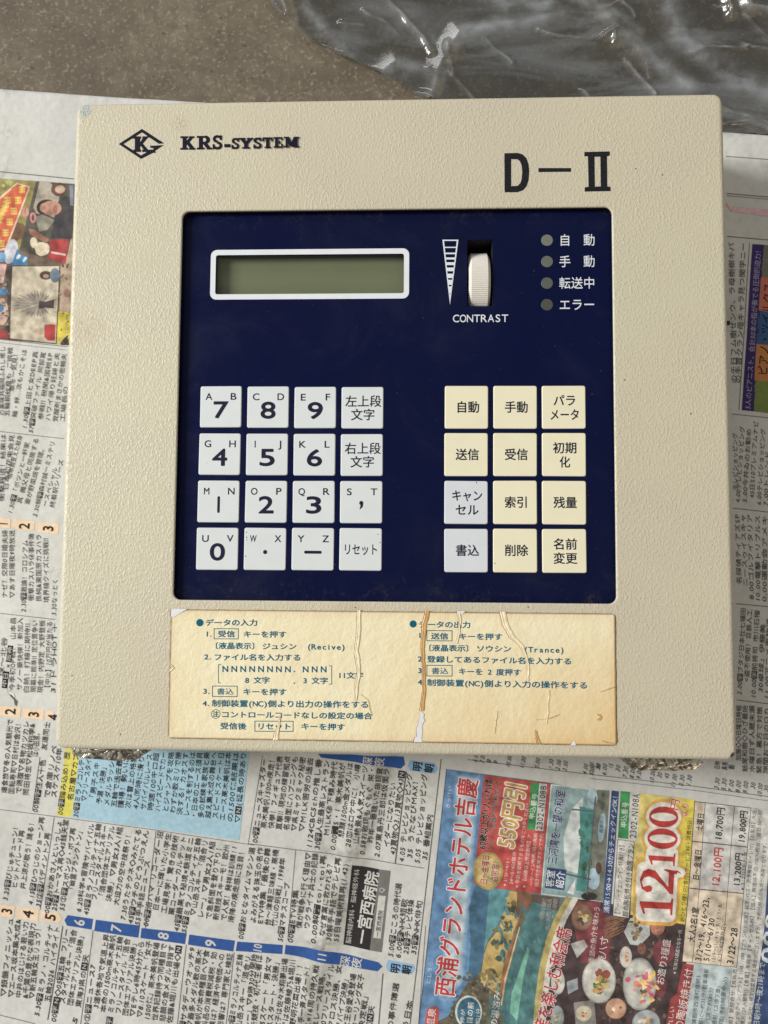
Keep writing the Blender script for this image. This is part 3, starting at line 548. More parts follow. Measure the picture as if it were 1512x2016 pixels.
for i in range(16): blob(ad, 'E', 350 + random.uniform(-55, 55), 1300 + random.uniform(-80, 80), random.uniform(8, 28), random.uniform(8, 24), random.choice([(60, 84, 84), (196, 178, 150), (140, 110, 84), (90, 70, 56)]), .184 + i * .0005, 0, .3, 9)
for i in range(22): nline(ad, 'E', [(110 + random.uniform(-10, 20), 1230 + i * 8), (250 + random.uniform(-30, 20), 1210 + i * 5 + random.uniform(-30, 30))], 5, pc((132, 92, 66)), .174 + i * .0004)
plate('E', 500, 1290, 55, 62, (170, 104, 84), (5, [(190, 130, 110), (140, 80, 66)])); plate('E', 268, 1515, 46, 80, (196, 190, 180), (6, [(206, 110, 60), (214, 140, 80)])); plate('E', 385, 1450, 34, 45, (110, 70, 56), (2, [(70, 44, 38)]))
plate('E', 370, 1715, 125, 195, (190, 190, 182), (0, []));
for i in range(40):
    cx = 400 + random.gauss(0, 38); cy = 1730 + random.gauss(0, 60); q = random.choice([(206, 110, 96), (226, 140, 120), (230, 196, 110), (84, 104, 56), (206, 90, 120), (234, 216, 200)])
    blob(ad, 'E', cx, cy, random.uniform(8, 26), random.uniform(8, 30), q, .184 + i * .0003, random.random() * 3, .3, 9)
plate('E', 195, 1895, 78, 78, (198, 150, 122), (6, [(232, 214, 190), (206, 170, 140), (120, 90, 66)])); plate('E', 420, 2010, 105, 105, (158, 166, 170), (10, [(206, 160, 90), (224, 206, 180), (150, 130, 120)]))
blob(ad, 'E', 545, 1480, 80, 90, (112, 48, 56), .173); blob(ad, 'E', 520, 1730, 50, 90, (100, 44, 50), .173); at('E', 520, 1722, 572, 1380, 'お造り3種盛', 64, (228, 214, 208), .0, .215); nl(ad, 'E', 628, 1640, 668, 1310, '※写真は5品盛となる一例', 30, pc((210, 206, 200)), z=.21)
ap('E', [(598, 1830), (648, 1780), (690, 1562), (772, 1572), (700, 2060), (560, 2060)], (146, 52, 54), .186); at('E', 660, 2060, 742, 1600, 'の陶板焼き付', 76, (230, 218, 212), .006, .215); at('E', 595, 2030, 614, 1880, 'れしい', 40, (230, 218, 212), .0, .215)
for i in range(230):
    x_, y_ = random.uniform(-60, 600), random.uniform(1230, 2040)
    blob(ad, 'E', x_, y_, random.uniform(4, 26), random.uniform(4, 22), random.choice([(36, 28, 30), (74, 56, 54), (92, 70, 60), (46, 36, 38), (64, 44, 46), (112, 92, 78)]), .1625 + i * .00002, random.random() * 3, .35, 8)
for i in range(150):
    t = random.random(); blob(ad, 'D', random.uniform(640, 1010) - 120 * t, 1150 + 850 * t, random.uniform(4, 14), random.uniform(10, 44), random.choice([(70, 118, 120), (56, 98, 104), (80, 130, 130), (64, 104, 104)]), .1515 + i * .00002, -.35, .3, 8)
for i in range(120):
    blob(ad, 'D', random.uniform(250, 620), random.uniform(1640, 2040), random.uniform(5, 22), random.uniform(5, 20), random.choice([(66, 62, 50), (112, 100, 80), (86, 92, 74), (134, 120, 96), (54, 52, 44)]), .146 + i * .00002, 1, .35, 8)
# blue strip, plan box, codes
ap('E', [(165, 285), (218, 292), (152, 1212), (95, 1182)], (36, 62, 112), .192); at('E', 124, 1192, 194, 298, '通常15:00→14:30からチェックインOK！', 44, (224, 228, 226), .006, .21)
ap('E', [(232, 290), (302, 297), (286, 642), (210, 635)], (48, 134, 72), .192); at('E', 250, 560, 268, 370, '申込番号', 50, (222, 230, 224), .01, .21)
ap('E', [(302, 296), (372, 306), (353, 652), (286, 642)], (206, 204, 198), .192); at('E', 318, 636, 346, 308, '2302-N108A', 66, (34, 34, 38), .006, .21)
ap('E', [(372, 304), (778, 352), (702, 1270), (300, 1200), (320, 700)], (214, 196, 110), .176); ap('E', [(660, 340), (778, 352), (702, 1270), (600, 1250)], (220, 198, 72), .18)
ap('E', [(208, 645), (332, 660), (292, 1228), (170, 1212)], (60, 56, 54), .19); ap('E', [(212, 649), (327, 663), (288, 1223), (175, 1208)], (208, 204, 196), .195)
at('E', 205, 1215, 240, 668, '【アーリーチェックイン特典付き】', 44, (42, 38, 40), .004, .215); at('E', 262, 1215, 308, 672, '館の陶板焼き付き会席プラン', 46, (42, 38, 40), .012, .215)
# big price: shapes with serif, each grown twice for the white and gold rims
def digit(kind):
    """outline loops in a unit box, x along the line, y up"""
    if kind == '0':
        return [[(.5 + .5 * math.cos(t), .5 + .5 * math.sin(t)) for t in [i * math.pi / 14 for i in range(28)]],
                [(.5 + .20 * math.cos(t), .5 + .43 * math.sin(t)) for t in [i * math.pi / 14 for i in range(28)]]]
    if kind == '1':
        return [[(.12, 0), (.88, 0), (.88, .06), (.68, .08), (.68, 1), (.55, 1), (.12, .88), (.12, .82), (.38, .86), (.38, .08), (.12, .06)]]
    if kind == '2':
        return [[(.03, 0), (.93, 0), (.98, .3), (.92, .3), (.84, .16), (.3, .16), (.62, .38), (.9, .56), (.95, .76), (.84, .92), (.5, 1.0), (.18, .93), (.05, .76), (.1, .64), (.24, .62), (.33, .7), (.3, .8), (.25, .88), (.44, .94), (.6, .88), (.66, .74), (.58, .56), (.34, .32), (.03, .1)]]
    return [[(.2, .1), (.6, .2), (.8, -.1), (.5, -.5), (.3, -.6), (.5, -.2), (.2, -.15)]]
def grow(lp, sx, sy, c=(.5, .5)): return [(c[0] + (x - c[0]) * sx, c[1] + (y - c[1]) * sy) for x, y in lp]
for kind, ya, yb, xb, xt in (('1', 1215, 1050, 612, 368), ('2', 1045, 850, 618, 368), (',', 900, 850, 632, 560), ('1', 845, 725, 628, 432), ('0', 712, 562, 648, 425), ('0', 555, 402, 655, 440)):
    lean = 45
    def W_(x, y): return (xb + (xt - xb) * y + 10 * (x - .5), ya + (yb - ya) * x - lean * (y - .5) * .25)
    for q, (gx, gy, cc, zz) in enumerate(((1.75, 1.36, (214, 164, 72), .184), (1.42, 1.2, (226, 222, 212), .190))):
        if kind != ',': npoly(ad, 'E', [W_(*p_) for p_ in grow(disc(.5, .5, .5, .5, 28) if kind == '0' else rrect(0, 0, 1, 1, .2), gx, gy)], pc(cc), zz + (ya * 1e-6))
        else: npoly(ad, 'E', [W_(*p_) for p_ in grow(disc(.5, -.1, .8, .9, 16), 1.3 if q == 0 else 1, 1.2 if q == 0 else 1)], pc(cc), zz + (ya * 1e-6))
    w = [[Q('E', *W_(*p_)) for p_ in lp] for lp in digit(kind)]
    vs, fs = conform(*fillshape(w)); ad.add([(x, y, paper_z(x, y) + .2) for x, y, *_ in vs], fs, pc((176, 44, 42)))
at('E', 622, 430, 640, 345, '円', 72, (190, 48, 46), .012, .214, (230, 222, 210), .04); at('E', 695, 475, 712, 370, 'より', 62, (190, 48, 46), .012, .214, (230, 222, 210), .04)
at('E', 682, 1252, 742, 480, 'おひとり様1泊2食付(サービス料・消費税込)', 38, (60, 52, 40), .006, .21)
# price table
ap('E', [(778, 365), (1196, 412), (1088, 1592), (682, 1548)], (58, 56, 56), .182)
PE = (222, 204, 180); WC = (206, 204, 200)
def cell(a, b, c, d, rgb): ap('E', [a, b, c, d], rgb, .205)
def tb(u, v):
    x = 778 + (1196 - 778) * u; xb_ = 682 + (1088 - 682) * u; y = 365 + 47 * u; yb_ = 1548 + 44 * u
    return (x + (xb_ - x) * v, y + (yb_ - y) * v)
for u0, u1 in ((.01, .185), (.195, .70), (.71, .99)):
    for v0, v1 in ((.004, .243), (.249, .532), (.538, .997)):
        cell(tb(u0, v0), tb(u1, v0), tb(u1, v1), tb(u0, v1), PE if (u0 < .1 or v0 > .5) else WC)
KK = (36, 34, 36)
for a in ((808, 582, 826, 450, '土曜日', 52, KK, .018), (780, 942, 802, 715, '日〜金曜日', 52, KK, .018), (748, 1402, 780, 1138, '大人2名1室', 56, KK, .018), (948, 652, 974, 408, '18,700円', 66, KK, .022), (922, 992, 955, 700, '12,100円', 76, (190, 50, 50), .02), (1120, 672, 1142, 432, '19,800円', 62, KK, .022), (1082, 992, 1105, 742, '13,200円', 62, KK, .022),
          (1126, 1022, 1150, 735, '※3/27は別料金', 30, KK, 0), (800, 1542, 862, 1030, '3/2〜19、4/6〜23、', 62, KK, .018), (860, 1546, 898, 1220, '5/10〜6/30', 58, KK, .018), (912, 1552, 962, 1090, '(3/9〜11、4/8・9、5/7・8、', 38, KK, 0), (955, 1546, 990, 1262, '6/2〜4は除外日)', 38, KK, 0), (1035, 1566, 1066, 1292, '3/22〜28', 66, KK, .02)):
    at('E', a[0], a[1], a[2], a[3], a[4], a[5], a[6], a[7], .25)
ap('E', [(1196, 412), (1420, 440), (1330, 1180), (1180, 2060), (1000, 2060), (1088, 1592)], (206, 205, 200), .15)
ap('E', [(772, 1566), (1052, 1598), (1010, 2060), (700, 2060)], (186, 202, 206), .175)
for a in ((770, 2060, 806, 1650, '県蒲郡市西浦町塩柄3'), (818, 2060, 866, 1600, '〜郡IC〜約35分/駐車場有'), (868, 2060, 902, 1740, '〜バスで約30分'), (918, 2060, 956, 1730, '魚島前バス停下車)'), (968, 2060, 1006, 1660, '〜宿(予約時要申込)')): at('E', *a, 36, (56, 60, 62), .004, .2)
for a in ((1040, 2060, 1074, 1600, '料金】要問合せ【支払方'), (1085, 2060, 1218, 430, '【チェックイン/アウト】15時/10時【プランのお部屋】和室(バス・洗浄機能トイレ付)【お風呂】大浴'), (1130, 2060, 1264, 430, '天風呂(2F入替制)【食賃】単純食【キャンセル料】【個人】無連絡不泊:100％相当、当日:50％相'), (1178, 2060, 1300, 650, '※キャンセル規定は変更する場合がございますが、予約日時点のものが適用となります。')): at('E', *a, 34, (70, 70, 70), .002, .2)
ap('E', [(1345, 560), (1420, 570), (1420, 2060), (1190, 2060), (1290, 1300)], (38, 58, 104), .17); at('E', 1232, 2060, 1278, 1550, '8日朝9時〜夜21時まで', 48, (200, 208, 212), .008, .2); at('E', 1305, 1560, 1345, 1190, '000', 130, (206, 212, 216), .02, .2)
nline(ad, 'D', [(222, 125), (12, 2060)], 5, pc((70, 80, 96)), .16)
ad.build('advertisement_print', news)

# torn hole in the paper on the left
th = MB(); pts = [(62, 1440), (80, 1480), (120, 1500), (130, 1530), (160, 1560), (150, 1605), (132, 1590), (125, 1545), (98, 1520), (72, 1480)]
npoly(th, 'K', pts, ink('tear_dark', (96, 90, 80)), .16); npoly(th, 'K', [(70, 1448), (90, 1478), (122, 1490), (134, 1520), (128, 1524), (112, 1506), (80, 1490)], ink('tear_light', (226, 224, 220)), .2)
th.build('torn_edge', news)

# ================================================================== CONTROL BOX
def enamel():
    m = bpy.data.materials.new('cream_enamel'); m.use_nodes = True; g = N(m); b = m.node_tree.nodes['Principled BSDF']
    pos = g.add('ShaderNodeNewGeometry').outputs['Position']
    mp = g.add('ShaderNodeMapping'); g.link(pos, mp.inputs[0]); mp.inputs['Scale'].default_value = (1.25, .75, 1); v = mp.outputs[0]
    n1 = g.noise(v, 900, 4, .6, .2); n2 = g.noise(v, 1700, 2, .5); n3 = g.noise(pos, 9, 3, .6)
    vo = g.add('ShaderNodeTexVoronoi', feature='SMOOTH_F1'); g.link(v, vo.inputs['Vector']); vo.inputs['Scale'].default_value = 520; vo.inputs['Smoothness'].default_value = .6
    h = g.math('ADD', g.math('MULTIPLY', g.rng(n1, .48, .66), 1.0), g.math('MULTIPLY', n2, .35))
    h = g.math('ADD', h, g.math('MULTIPLY', g.rng(vo.outputs['Distance'], .35, .1), .55))
    c = g.mix(g.rng(n3, .3, .7), (*lin((204, 199, 173)), 1), (*lin((199, 190, 169)), 1))
    c = g.mix(g.math('MULTIPLY', g.rng(n1, .62, .74), .30), c, (*lin((226, 220, 200)), 1))
    def spot(px, py, r, soft, col, f, scale, c, lo=.45, hi=.6):
        q = P(px, py, FACE) * S
        d = g.add('ShaderNodeVectorMath', operation='DISTANCE'); g.link(pos, d.inputs[0]); d.inputs[1].default_value = q
        k = g.rng(d.outputs['Value'], r * S, (r - soft) * S)
        nn = g.rng(g.noise(pos, scale, 4, .7), lo, hi)
        return g.mix(g.math('MULTIPLY', g.math('MULTIPLY', k, nn), f), c, (*lin(col), 1))
    c = spot(168, 218, 3.6, 2.2, (60, 140, 180), .9, 1400, c)
    c = spot(170, 650, 10, 9, (176, 150, 120), .55, 300, c, .35, .7)
    c = spot(355, 245, 5, 4, (150, 135, 100), .55, 900, c)
    c = spot(690, 1200, 9, 8, (170, 150, 118), .5, 300, c, .3, .7)
    for q in ((1252, 332), (1304, 344), (142, 1330), (237, 1446), (1360, 814), (1230, 748), (1040, 1195), (700, 1196)): c = spot(*q, .36, .1, (70, 56, 44), .9, 1, c, -1, 0)
    c = spot(1444, 1488, 1.5, .7, (40, 36, 34), 1, 900, c, .3, .4); c = spot(112, 1474, 2.0, .9, (50, 44, 42), 1, 900, c, .3, .4); c = spot(1424, 196, 1.6, .8, (92, 80, 66), .8, 1000, c, .3, .5)
    g.link(c, b.inputs['Base Color']); b.inputs['Roughness'].default_value = .38
    h = g.math('MULTIPLY', h, g.rng(g.noise(pos, 38, 3, .6), .3, .7, .45, 1.35))
    bu = g.add('ShaderNodeBump', i_Strength=.42, i_Distance=.00028); g.link(h, bu.inputs['Height']); g.link(bu.outputs[0], b.inputs['Normal'])
    return m
ENAM = enamel()
box = thing('control_box', 'cream enamelled control box with dark blue keypad panel and small display, lying on newspaper', 'control unit')
HX, HY = 132.5, 132.08
h0 = P(350, 1186, FACE); h1 = P(1209, 411, FACE)
hx0, hx1 = (P(357, 430, FACE).x + P(343, 1170, FACE).x) / 2, (P(1205, 430, FACE).x + P(1214, 1170, FACE).x) / 2
hy1, hy0 = (P(400, 413, FACE).y + P(1180, 410, FACE).y) / 2, (P(400, 1182, FACE).y + P(1180, 1188, FACE).y) / 2
REC = 3.0; PZ = FACE - REC                       # recess depth, panel surface height
def ring_mesh(mb, rings, m, close=True):
    n = len(rings[0]); vs = [p for r in rings for p in r]; fs = []
    for k in range(len(rings) - 1):
        for i in range(n):
            j = (i + 1) % n; fs.append((k * n + i, k * n + j, (k + 1) * n + j, (k + 1) * n + i))
    mb.add(vs, fs, m)
mb = MB(); rings = []
def rr3(ins, z, r): return [(x, y, z) for x, y in rrect(-HX + ins, -HY + ins, HX - ins, HY - ins, max(.3, r - ins), 6)]
CRD = 4.0; BEV = 2.0
rings.append(rr3(1.2, 6, CRD)); rings.append(rr3(0, 6, CRD)); rings.append(rr3(0, 6.4, CRD)); rings.append(rr3(0, FACE - BEV - .4, CRD))
for i in range(7):
    t = math.radians(90 * i / 6); rings.append(rr3(BEV * (1 - math.cos(t)), FACE - BEV + BEV * math.sin(t), CRD))
rings.append(rr3(BEV + .5, FACE, CRD + 1.5))
def hr(out, z, r=3.0): return [(x, y, z) for x, y in rrect(hx0 - out, hy0 - out, hx1 + out, hy1 + out, r + out, 6)]
rings.append(hr(1.0, FACE))
for i in range(5):
    t = math.radians(90 * i / 4); rings.append(hr(.55 * (1 - math.sin(t)), FACE - .55 * (1 - math.cos(t))))
rings.append(hr(0, FACE - .9)); rings.append(hr(.5, FACE - .95))
ring_mesh(mb, rings, ENAM)
mb.build('enclosure', box, smooth=True)
mb = MB(); ring_mesh(mb, [hr(.5, FACE - .95), hr(.5, PZ - 1.0)], mat('recess_gap_shade', (.012, .012, .014), .7)); mb.build('recess_gap_shade', box)  # wall painted black for the shadow in the gap round the panel
# back plate and base
mb = MB(); BP = mat('back_plate_grey', (.25, .25, .24), .5)
ring_mesh(mb, [rr3(3, 2.5, CRD), rr3(2.5, 3, CRD), rr3(2.5, 6, CRD)], BP); mb.add(rr3(3, 2.5, CRD), [tuple(range(28))[::-1]], BP)
mb.build('back_plate', box)
# mounting lugs with hammered silver paint
def hammer():
    m = bpy.data.materials.new('hammered_silver'); m.use_nodes = True; g = N(m); b = m.node_tree.nodes['Principled BSDF']
    pos = g.add('ShaderNodeNewGeometry').outputs['Position']
    vo = g.noise(pos, 330, 2, .5, 1.5)
    b.inputs['Metallic'].default_value = .9; b.inputs['Roughness'].default_value = .28
    c = g.mix(g.rng(vo, .4, .6), (.14, .12, .09, 1), (.66, .62, .53, 1)); g.link(c, b.inputs['Base Color'])
    bu = g.add('ShaderNodeBump', i_Strength=.4, i_Distance=.0012); g.link(vo, bu.inputs['Height']); g.link(bu.outputs[0], b.inputs['Normal'])
    return m
HM = hammer()
for pts in ([(138, 1462), (292, 1462), (290, 1482), (268, 1496), (225, 1499), (160, 1494), (140, 1484)], [(1240, 1480), (1384, 1480), (1386, 1502), (1372, 1516), (1320, 1520), (1262, 1517), (1242, 1514)]):
    mb = MB(); zt = 40.0
    w = [(P(x, y, zt).x, P(x, y, zt).y) for x, y in pts]
    cx = sum(p[0] for p in w) / len(w); cy = sum(p[1] for p in w) / len(w); n = len(w)
    fine = []
    for i in range(n):
        a, b_ = w[i], w[(i + 1) % n]
        for k in range(4): fine.append((a[0] + (b_[0] - a[0]) * k / 4, a[1] + (b_[1] - a[1]) * k / 4))
    def sc_(f, z): return [(cx + (x - cx) * f[0], cy + (y - cy) * f[1] + random.uniform(-.15, .15) * (z < zt - .1), z + random.uniform(-.25, .25)) for x, y in fine]
    r = [sc_((.99, .9), 2.6), sc_((1, 1), 4), sc_((1.0, 1.0), 20), sc_((1, 1), zt - 1.4), sc_((.99, .95), zt - .5), sc_((.96, .84), zt)]
    ring_mesh(mb, r, HM); mb.add(r[-1], [tuple(range(len(fine)))], HM)
    mb.build('mounting_lug', box)
mb = MB(); a = P(1433, 636, 30); ring_mesh(mb, [[(a.x - 1 + dx, a.y + 1.0 * math.cos(t), 30 + 1.0 * math.sin(t)) for t in [i * .5236 for i in range(12)]] for dx in (0, 1.6)], mat('black_plastic', (.01, .01, .01), .4)); mb.build('side_stud', box)

# --- membrane panel
def navy():
    m = bpy.data.materials.new('navy_membrane'); m.use_nodes = True; g = N(m); b = m.node_tree.nodes['Principled BSDF']
    pos = g.add('ShaderNodeNewGeometry').outputs['Position']
    n1 = g.noise(pos, 12, 3, .6); n2 = g.noise(pos, 700, 4, .7); n3 = g.noise(pos, 90, 5, .75, 1.2)
    c = g.mix(g.rng(n1, .35, .65), (*lin((7, 15, 54)), 1), (*lin((10, 17, 50)), 1))
    sep = g.add('ShaderNodeSeparateXYZ'); g.link(pos, sep.inputs[0])
    edge = g.math('MAXIMUM', g.rng(sep.outputs[1], (hy0 + 14) * S, hy0 * S), g.rng(sep.outputs[1], (hy1 - 9) * S, hy1 * S))
    f = g.math('MULTIPLY', g.math('MULTIPLY', edge, g.rng(n3, .52, .72)), g.rng(n2, .40, .62))
    c = g.mix(g.math('MULTIPLY', f, .32), c, (*lin((96, 86, 70)), 1))
    n4 = g.noise(pos, 1100, 2, .5); n6 = g.noise(pos, 26, 5, .7, .8)
    c = g.mix(g.math('MULTIPLY', g.rng(n4, .75, .79), .35), c, (*lin((120, 118, 120)), 1))
    c = g.mix(g.math('MULTIPLY', g.rng(n6, .5, .8), .05), c, (*lin((92, 94, 108)), 1))
    g.link(c, b.inputs['Base Color'])
    r = g.rng(n6, .3, .7, .22, .42); g.link(r, b.inputs['Roughness'])
    b.inputs['Specular IOR Level'].default_value = .14
    bu = g.add('ShaderNodeBump', i_Strength=.08, i_Distance=.0002); g.link(g.noise(pos, 1800, 2), bu.inputs['Height']); g.link(bu.outputs[0], b.inputs['Normal'])
    return m
NAVY = navy()
def W2(px, py, z=None): q = P(px, py, PZ if z is None else z); return (q.x, q.y)
lx0, ly1 = W2(424, 501); lx1, ly0 = W2(795, 578.5)
lx0 = (W2(426, 510)[0] + W2(423, 570)[0]) / 2
ly1 = (W2(450, 502)[1] + W2(780, 500)[1]) / 2; ly0 = (W2(450, 579)[1] + W2(780, 578)[1]) / 2
sx0, sx1 = W2(920, 540)[0], W2(970, 540)[0]; sy1, sy0 = W2(945, 472)[1], W2(945, 603)[1]
lcd_hole = rrect(lx0, ly0, lx1, ly1, .9, 4); slot = [(sx0, sy0), (sx1, sy0), (sx1, sy1), (sx0, sy1)]
mb = MB(); vs, fs = fillshape([rrect(hx0 - .45, hy0 - .45, hx1 + .45, hy1 + .45, 3.3, 6), lcd_hole, slot], .3)
mb.add([(x, y, PZ - .3 + z) for x, y, z in vs], fs, NAVY)
panel = mb.build('membrane_panel', box)
def well(loop, z0, z1, m, name, par=None):
    mb = MB(); n = len(loop); ring_mesh(mb, [[(x, y, z0) for x, y in loop], [(x, y, z1) for x, y in loop]], m)
    mb.add([(x, y, z1) for x, y in loop], [tuple(range(n))], m); return mb
BLACKM = mat('black_recess', (.008, .008, .010), .7)
def flat(name, loops, m, z, par, label=None):
    mb = MB(); vs, fs = fillshape(loops); mb.add([(x, y, z) for x, y, *_ in vs], fs, m); o = mb.build(name, par)
    if label: o['label'] = label
    return o
WP = mat('white_print', lin((222, 226, 232)), .45, .03, 200); 
# display
mb = MB(); vs, fs = fillshape([rrect(lx0 - 2.1, ly0 - 2.2, lx1 + 2.1, ly1 + 2.2, 2.6, 6), lcd_hole], .06); mb.add([(x, y, PZ + .07 + z) for x, y, z in vs], fs, WP)
disp = mb.build('display_bezel', box)
g_ = .3
mb = well(rrect(lx0 - g_, ly0 - g_, lx1 + g_, ly1 + g_, .9, 4), PZ - .62, PZ - 5.2, BLACKM, 'x'); mb.build('display_well', box)
LCD = mat('display_glass_green', lin((118, 122, 94)), .35, .04, 60)
mb = MB(); mb.add([(lx0 - .2, ly0 - .2, PZ - 4.2), (lx1 + .2, ly0 - .2, PZ - 4.2), (lx1 + .2, ly1 + .2, PZ - 4.2), (lx0 - .2, ly1 + .2, PZ - 4.2), (lx0 - .2, ly0 - .2, PZ - 5), (lx1 + .2, ly0 - .2, PZ - 5), (lx1 + .2, ly1 + .2, PZ - 5), (lx0 - .2, ly1 + .2, PZ - 5)], [(0, 1, 2, 3), (0, 4, 5, 1), (1, 5, 6, 2), (2, 6, 7, 3), (3, 7, 4, 0)], LCD); mb.build('display_screen', box)
gm = bpy.data.materials.new('clear_window'); gm.use_nodes = True; nt = gm.node_tree; nt.nodes.clear(); g = N(gm)
tr = g.add('ShaderNodeBsdfTransparent'); tr.inputs[0].default_value = (.9, .92, .9, 1); gl = g.add('ShaderNodeBsdfGlossy'); gl.inputs['Roughness'].default_value = .12; gl.inputs['Color'].default_value = (.9, .9, .9, 1)
mx = g.add('ShaderNodeMixShader'); mx.inputs[0].default_value = .05; g.link(tr.outputs[0], mx.inputs[1]); g.link(gl.outputs[0], mx.inputs[2]); ou = g.add('ShaderNodeOutputMaterial'); g.link(mx.outputs[0], ou.inputs[0])
mb = MB(); vs, fs = fillshape([rrect(lx0 - .25, ly0 - .25, lx1 + .25, ly1 + .25, .9, 4)]); mb.add([(x, y, PZ - .64) for x, y, *_ in vs], fs, gm); mb.build('display_window', box)
# contrast wheel
mb = well([(sx0 - .02, sy0 - .02), (sx1 + .02, sy0 - .02), (sx1 + .02, sy1 + .02), (sx0 - .02, sy1 + .02)], PZ - .58, PZ - 18, BLACKM, 'x'); mb.build('dial_slot', box)
DW = mat('white_dial_plastic', lin((224, 220, 212)), .4, .02, 300)
wx0 = W2(923, 540)[0]; wx1 = W2(966, 540)[0]; wy = W2(945, 549)[1]; rad = 14.5; zc = PZ + 2.0 - rad
mb = MB(); n = 330; prof = [(wx0 + 1, rad - 5), (wx0, rad - 1.6), (wx0 + .9, rad - .25)] + [(wx0 + 1.1, rad), (wx1 - 1.1, rad)] + [(wx1 - .9, rad - .25), (wx1, rad - 1.6), (wx1 - 1, rad - 5)]
rings = []
for (x, r) in prof:
    rings.append([(x, wy + (r - (.26 if (i % 3 == 2 and r > rad - 1) else 0)) * math.cos(2 * math.pi * i / n), zc + (r - (.26 if (i % 3 == 2 and r > rad - 1) else 0)) * math.sin(2 * math.pi * i / n)) for i in range(n)])
ring_mesh(mb, rings, DW); mb.add(rings[0], [tuple(range(n))], DW); mb.add(rings[-1], [tuple(range(n))], DW); mb.build('contrast_dial', box)
# contrast scale: narrowing ladder
mb = MB()
def quadpx(pts, z, m=WP):
    w = [W2(*p) for p in pts]; mb.add([(x, y, z) for x, y in w], [tuple(range(len(w)))], m)
def tri(y, side):
    t = (y - 472) / 128.0; l = 871 + 15 * t; r = 902.5 - 16.5 * t; return l if side == 0 else r
zz = PZ + .04
quadpx([(871, 472), (886, 600), (886.4, 590), (874, 472)], zz); quadpx([(902.5, 472), (899.5, 472), (886, 590), (886, 600)], zz + .01)
for y, w in ((472, 2.4), (486, 2.2), (497.5, 3), (507, 4), (516.5, 5.5), (527, 7), (539, 8.5), (551, 10), (564, 14), (580, 16)):
    zz += .006; y0, y1 = y, y + w; quadpx([(tri(y0, 0) + .5, y0), (tri(y1, 0) + .5, y1), (tri(y1, 1) - .5, y1), (tri(y0, 1) - .5, y0)], zz + .01)
mb.build('contrast_scale', box)
def ftext(mb, cx, cy, w, h, s, m, z, bold=0.0, par=None, base=None):
    zb = base if base is not None else PZ
    a = W2(cx - w / 2, cy, zb); b = W2(cx + w / 2, cy, zb); k = (W2(cx, cy - 50, zb)[1] - W2(cx, cy + 50, zb)[1]) / 100
    text_line(mb, (a[0], a[1]), (b[0], a[1]), s, h * k, m, zb + z, bold)
mb = MB(); ftext(mb, 946, 626.5, 110, 21, 'CONTRAST', WP, .04, .006); mb.build('contrast_lettering', box)
LEDM = mat('lamp_window_grey', lin((92, 96, 88)), .5, .05, 400)
for i, (y, s) in enumerate(((473, '自　動'), (515, '手　動'), (557.5, '転送中'), (600, 'エラー'))):
    x, yy = W2(1077, y); mb = MB()
    rings = [[(px, py, z) for px, py in disc(x, yy, r, r, 24)] for r, z in ((2.35, PZ - .2), (2.35, PZ + .05), (2.25, PZ + .10))]
    lm = mat('lamp_window_%d' % i, lin([(112, 116, 106), (98, 102, 94), (88, 92, 84), (76, 76, 68)][i]), .4, .05, 400); ring_mesh(mb, rings, lm); mb.add(rings[-1], [tuple(range(24))], lm)
    led = mb.build('indicator_lamp', box); led['label'] = ('grey indicator lamp, ' + ['top', 'second', 'third', 'bottom'][i] + ' of the column')
    mb = MB(); ftext(mb, 1136, y, 72, 24.5, s, WP, .04, .008); mb.build('lamp_lettering', box)

# --- keys
INK = mat('key_ink_navy', lin((22, 26, 50)), .6, spec=.2)
KW = mat('key_white', lin((214, 219, 220)), .45, .02, 150, .08, 1500); KC = mat('key_cream', lin((232, 226, 196)), .45, .02, 150, .08, 1500); KB = mat('key_bluish_white', lin((212, 216, 221)), .45, .02, 150, .08, 1500)
KSIZE = 8.62
def key_mesh(m, half):
    mb = MB(); KH = .30
    def r_(ins, z): return [(x, y, z) for x, y in rrect(-half + ins, -half + ins, half - ins, half - ins, .8, 4)]
    rings = [r_(-.12, 0), r_(0, KH * .6), r_(.12, KH * .93), r_(.3, KH)]
    ring_mesh(mb, rings, m); mb.add(rings[-1], [tuple(range(len(rings[-1])))], m)
    me = bpy.data.meshes.new('key'); me.from_pydata([(x * S, y * S, z * S) for x, y, z in mb.v], [], mb.f); me.materials.append(m)
    return me
KM = {k: key_mesh(m, h) for k, m, h in (('w', KW, 8.35), ('c', KC, 8.55), ('b', KB, 8.5))}
def key(px, py, kind, label):
    o = bpy.data.objects.new('key', KM[kind]); COL.objects.link(o); x, y = W2(px, py)
    o.parent = box; o.location = (x * S, y * S, (PZ - .01) * S); o['label'] = label; o.rotation_euler = (math.radians(random.uniform(-.5, .5)), math.radians(random.uniform(-.5, .5)), math.radians(random.uniform(-.25, .25)))
    return o
KT = PZ + .30
def legend(o, fn, marks=()):
    mb = MB(); fn(mb)
    for mx_, my_, a_, b_ in marks:
        q_ = W2(mx_, my_, KT); mb.add([(x, y, KT + .035) for x, y in disc(q_[0], q_[1], a_ * random.uniform(.7, 1), b_, 7, random.random())], [tuple(range(7))], INK)
    # express in the key's own space
    l = o.location / S; mb.v = [(x - l.x, y - l.y, z - l.z) for x, y, z in mb.v]
    q = MB(); q.v, q.f, q.m, q.ms = mb.v, mb.f, mb.m, mb.ms
    r = q.build('key_legend'); r.parent = o
